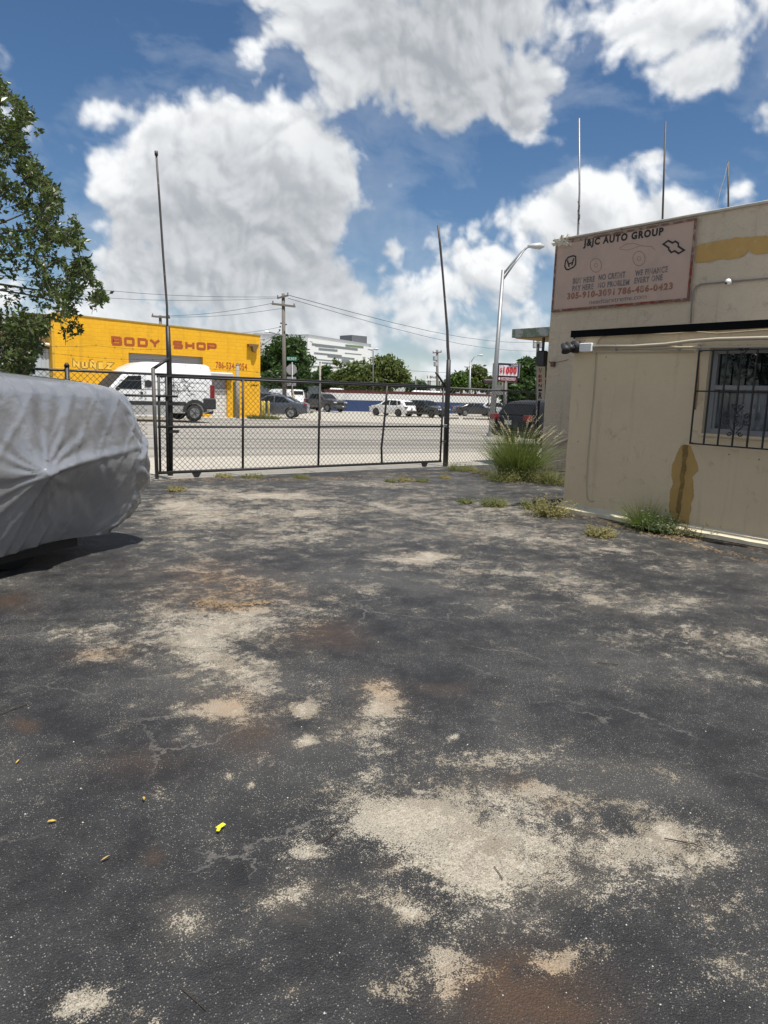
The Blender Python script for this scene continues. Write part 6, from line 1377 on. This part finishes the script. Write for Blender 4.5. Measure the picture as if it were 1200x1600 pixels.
# vehicles / roofs seen above the wall
def box_vehicle(label, px0, px1, pyt, pyb, dep, m, wins, cat='truck', name='parked_truck'):
    a, b = ptd(px0, pyt, dep), ptd(px1, pyt, dep); c = (a + b) / 2; base = gnd((px0 + px1) / 2, dep); W_ = (b - a).length; rz = math.atan2(rt0[1], rt0[0]); H_ = c.z - base[2]
    t = thing(name, label, cat, base, rz); ob('body', MB().box((0, 0, .35 + (H_ - .35) / 2), (W_, 2.0, H_ - .35), 0, .15), m, t, local=True)
    for (u0, u1, v0, v1) in wins:
        ob('window', MB().box((-W_ / 2 + W_ * (u0 + u1) / 2, -1.0, H_ * (v0 + v1) / 2), (W_ * (u1 - u0), .04, H_ * (v1 - v0)), 0, .015), M_glass if v1 < .99 else m, t, local=True)
    for x in (-W_ * .32, W_ * .32):
        for s in (-1, 1): ob('wheel', MB().disc((x, s * .9, .38), .38, (0, 1, 0), .22, 16), M_rubber, t, True, local=True)
    return t
box_vehicle('white bus roof showing above the wall left of the latch post', 642.5, 687, 610.5, 640, dw0 + 8, pw, [(.03, .64, .70, .86), (.70, .97, .66, .86)], 'bus', 'parked_bus')
box_vehicle('white pickup cab showing above the wall right of the latch post', 728, 747, 616, 640, dw0 + 12, pw, [(.15, .8, .72, .92)])
box_vehicle('pale lorry box above the wall left of the white SUV', 515, 536, 606.5, 640, dw0 + 10, pw, [(.1, .9, .6, .75)])
box_vehicle('red and white low truck body above the wall', 536, 568, 611, 640, dw0 + 11, mat('dull_red_truck', (.40, .10, .08), .6), [(.3, .9, .8, .9)])
# low grey corrugated fence behind the vans
gf0, gf1 = gnd(400, 84), gnd(500, 84)
gf = thing('metal_sheet_fence', 'grey green corrugated sheet fence behind the white panel van', 'fence', gf0); mb = MB(); n = 120; A, B_ = Vector(gf0), Vector(gf1)
zt1 = zat(405, 600, 84)
for i in range(n + 1):
    p = A.lerp(B_, i / n); o_ = Vector(fw0) * (.06 if i % 2 else 0); mb.v += [tuple(p + o_ - Vector((0, 0, .2))), (p.x + o_.x, p.y + o_.y, zt1 + .0)]
for i in range(n): mb.f.append((i * 2, i * 2 + 2, i * 2 + 3, i * 2 + 1))
ob('sheets', mb, mat('grey_green_sheet', (.16, .19, .20), .6, 0, .2, 1), gf, kind='stuff'); 
for i in range(6): p = A.lerp(B_, i / 5) - Vector(fw0) * .08; ob('post', MB().box((p.x, p.y, (zt1 + p.z) / 2), (.1, .1, zt1 - p.z)), M_galv, gf)
# white office building
dO = 190
of = thing('office_building', 'white multi-storey office block with staggered slit windows above the trees', 'building', gnd(520, dO))
P0 = ptd(481, 528, dO); P1 = ptd(579.5, 540, dO * 1.16); P0b = ptd(404, 528, dO * 1.02)
M_off = mat('office_white', (.84, .86, .85), .6, 0, .03, 1); M_offg = mat('office_grey_band', (.34, .35, .36), .6)
def quad_box(a, b, z0, z1, th, m, name, parent):
    d = (Vector((b.x, b.y, 0)) - Vector((a.x, a.y, 0))); nn = Vector((-d.y, d.x, 0)).normalized() * th
    if nn.dot(Vector(fw0)) < 0: nn = -nn
    P = [(a.x, a.y, z0), (b.x, b.y, z0), (b.x, b.y, z1), (a.x, a.y, z1)]; Q = [(p[0] + nn.x, p[1] + nn.y, p[2]) for p in P]
    return ob(name, MB().add(P + Q, [(0, 1, 2, 3), (7, 6, 5, 4), (0, 4, 5, 1), (1, 5, 6, 2), (2, 6, 7, 3), (3, 7, 4, 0)]), m, parent)
zt0 = P0.z
quad_box(P0, P1, -2, zt0, 30, M_off, 'wall', of)
a2 = P0 + (P1 - P0).normalized() * .6 ; a2 += Vector(fw0) * 1.0
quad_box(P0 + Vector(fw0) * 1.5, P1 + Vector(fw0) * 1.5, zt0, zat(481, 523.5, dO) + .3, 20, M_offg, 'roof_band', of)
quad_box(ptd(459, 528, dO + 2), ptd(481, 528, dO + 2), -2, zt0 - .2, 20, M_off, 'stair_wall', of)
for (ya, yb_) in ((530.5, 540.5), (543.5, 556)): quad_box(ptd(461, ya, dO + 1.6), ptd(480.5, ya, dO + 1.6), zat(470, yb_, dO + 1.6), zat(470, ya, dO + 1.6), 1.0, mat('teal_glass', (.06, .13, .13), .15), 'glass_band', of)
quad_box(ptd(396, 520, dO + 8), ptd(481, 520, dO + 8), -2, zat(440, 522, dO + 8), 20, M_offg, 'grey_wing', of)
for k in range(5): quad_box(ptd(398, 530 + 5 * k, dO + 7), ptd(440, 530 + 5 * k, dO + 7), zat(420, 532 + 5 * k, dO + 7), zat(420, 530 + 5 * k, dO + 7), .8, mat('office_band_dark', (.16, .17, .18), .5), 'window_band', of)
P2 = P0; D_ = P1 - P0
def op(px, py):      # point on the office front by photo place
    nrm = np.array([-D_.y, D_.x, 0]); d = ray(px, py); t = ((np.array(P0) - CAM) @ nrm) / (d @ nrm); return Vector(CAM + d * t)
for (x0_, x1_, y0_, y1_, sl2, m_) in ((487.5, 559, 536, 539.2, .117, 0), (540, 568, 538, 541, .10, 1), (493, 523, 540, 541, .1, 0), (498, 527.5, 543.5, 546.5, .09, 0), (491, 534, 550.2, 552.6, .105, 0), (539, 565, 551, 552, .09, 0), (512, 554, 555, 557.6, .105, 0), (493, 523, 560.5, 561.8, .09, 0), (503, 545, 565.5, 567.5, .07, 0), (534, 546, 561, 567, .09, 0), (487, 535, 571, 573, .05, 0)):
    a, b = op(x0_, y0_), op(x1_, y0_ + (x1_ - x0_) * sl2); c, d = op(x1_, y1_ + (x1_ - x0_) * sl2), op(x0_, y1_); off = Vector(fw0) * -.15
    P = [q + off for q in (d, c, b, a)]; Q = [q - off * 2 for q in P]
    ob('window_slit', MB().add(P + Q, [(0, 1, 2, 3), (0, 4, 5, 1), (1, 5, 6, 2), (2, 6, 7, 3), (3, 7, 4, 0)]), mat('slit_glass_green', (.17, .25, .12), .4) if m_ else mat('slit_glass', (.20, .22, .23), .4), of)
quad_box(ptd(550, 524, dO * 1.14), ptd(573.5, 527, dO * 1.16), zt0 + .5, zat(562, 524.5, dO * 1.15), 6, mat('roof_plant', (.13, .14, .15), .7), 'roof_plant', of)
# billboard
bd = thing('billboard', 'white roadside billboard with dark logo left of the latch post', 'billboard', gnd(677, 118))
_, cB = plate_facing('panel', 677.5, 590, 25 * 118 / FPX, 9.3 * 118 / FPX, 118, M_white, None, bd)
place_text('lettering', '2 Blvd.', M_ink, bd, cB + Vector(rt0) * -1.15 + Vector((0, 0, -.12)) - Vector(fw0) * .015, rt0, (0, 0, 1), 1.7, .42, .01, .03)
for x in (669, 672, 684, 687): ob('leg', MB().tube([ptd(x, 594, 118.3), Vector(gnd(x, 118.3))], .12, 6), M_dkpole, bd)
# loans sign
dL = 50; ls = thing('loans_sign', 'pole sign showing $1000 in red above a dark red strip', 'sign', gnd(789, dL)); kL = dL / FPX
rzL = math.radians(18); uxL = Vector(rt0); uxL.rotate(Matrix.Rotation(math.radians(14), 3, 'Z')); nL = Vector((uxL.y, -uxL.x, 0))
oL = ptd(793, 579, dL)
def lpt(px, py): return oL + uxL * ((px - 793) * kL) + Vector((0, 0, -(py - 579 - (px - 793) * .03) * kL))
def lbox(name, px, py, w, h, th, m, off=0.0): c = lpt(px, py) + nL * off; return ob(name, MB().box(tuple(c), (w * kL, th, h * kL), math.atan2(uxL.y, uxL.x), .01), m, ls)
lbox('cabinet', 793.5, 579, 37.5, 22, .9, mat('sign_cabinet', (.20, .20, .22), .5), -.3)
lbox('frame', 793, 578, 34.5, 20, .1, mat('navy_frame', (.012, .015, .05), .5), .16)
lbox('face', 792.2, 579.3, 30.5, 15.8, .06, mat('white_face', (.68, .62, .64), .5), .20)
lbox('top_band', 800, 570.5, 15, 3.6, .05, mat('navy_frame', (.012, .015, .05), .5), .26)
lbox('lower_cabinet', 791.8, 592, 34, 9.2, .7, mat('dark_red_cabinet', (.085, .004, .012), .5), -.18)
M_sr = mat('sign_red', (.42, .005, .012), .5); M_sw = mat('sign_text_white', (.7, .55, .58), .5)
def ltext(s, px, py, w, h, m, bold, off): c = lpt(px, py) + nL * off; place_text('lettering', s, m, ls, c, uxL, (0, 0, 1), w * kL, h * kL, bold, .004)
ltext('$', 777.5, 583, 4.4, 8.5, M_sr, .02, .26); ltext('1000', 783.5, 584, 22.5, 11, M_sr, .05, .26); ltext('UP TO', 778, 572, 6, 2, M_ink, .01, .26); ltext('LOANS', 796, 571.8, 11, 2.4, M_sw, .02, .32); ltext('MTTEEEWEEKS', 781, 592.4, 24, 3, M_sw, .02, .26)
lbox('underline', 793, 593.8, 23, .6, .02, M_sw, .20); lbox('logo', 778.3, 591.5, 2.6, 3.6, .02, M_sw, .20)
ob('pole', MB().tube([Vector(gnd(789.5, dL)) - Vector((0, 0, .2)), ptd(790, 596, dL)], .14, 8), M_dkpole, ls, True)
ws = thing('notice_board', 'pale price board below the loans sign on the same forecourt', 'sign', gnd(780, dL + 1)); 
_, cW = plate_facing('panel', 781.5, 609, 16 * kL, 16 * kL, dL + 1, mat('pale_board', (.42, .43, .43), .6), None, ws); plate_facing('emblem', 787, 600, 5 * kL, 7 * kL, dL + .9, M_white, None, ws, .02)
for x in (775, 788): ob('leg', MB().tube([ptd(x, 616, dL + 1), Vector(gnd(x, dL + 1))], .06, 6), M_dkpole, ws)
sm = thing('dark_sign', 'small dark oblong sign left of the street light pole', 'sign', gnd(763, 70)); plate_facing('panel', 764, 595, .95, .50, 70, mat('dark_sign_face', (.05, .03, .03), .6), None, sm); plate_facing('strip', 764, 593.5, .8, .08, 69.9, mat('sign_grey_strip', (.3, .3, .3), .6), None, sm, .02); ob('post', MB().tube([ptd(764, 598, 70.1), Vector(gnd(764, 70.1))], .05, 6), M_dkpole, sm)
# low kerbs on the far side and parking stops
mb = MB()
for (x0_, x1_, y) in ((-40, 60, 34.45),): 
    for k in range(50): a = x0_ + (x1_ - x0_) * k / 50; b_ = a + (x1_ - x0_) / 50; mb.add([(a, y, gz(a, y) - .05), (b_, y, gz(b_, y) - .05), (b_, y, gz(b_, y) + .09), (a, y, gz(a, y) + .09), (b_, y + .16, gz(b_, y) + .09), (a, y + .16, gz(a, y) + .09), (a, y + .16, gz(a, y) - .05), (b_, y + .16, gz(b_, y) - .05)], [(0, 1, 2, 3), (3, 2, 4, 5), (5, 4, 7, 6)])
struct(ob('kerb', mb, M_kerb))
for i, (a, b, c, d) in enumerate(((701, 654.5, 716, 654.5), (724, 655, 740, 655), (743, 655.5, 765, 656))):
    p, q = Vector(G(a, b)), Vector(G(c, d)); z = Vector((0, 0, .06)); o = ob('parking_stop', MB().tube([p + z, q + z], .10, 5), mat('old_concrete_stop', (.16, .15, .13), .9)); tag(o, ('leftmost concrete parking stop right of the latch post', 'middle concrete parking stop in the far lot', 'rightmost concrete parking stop near the street light')[i], 'parking stop', 'concrete parking stops')
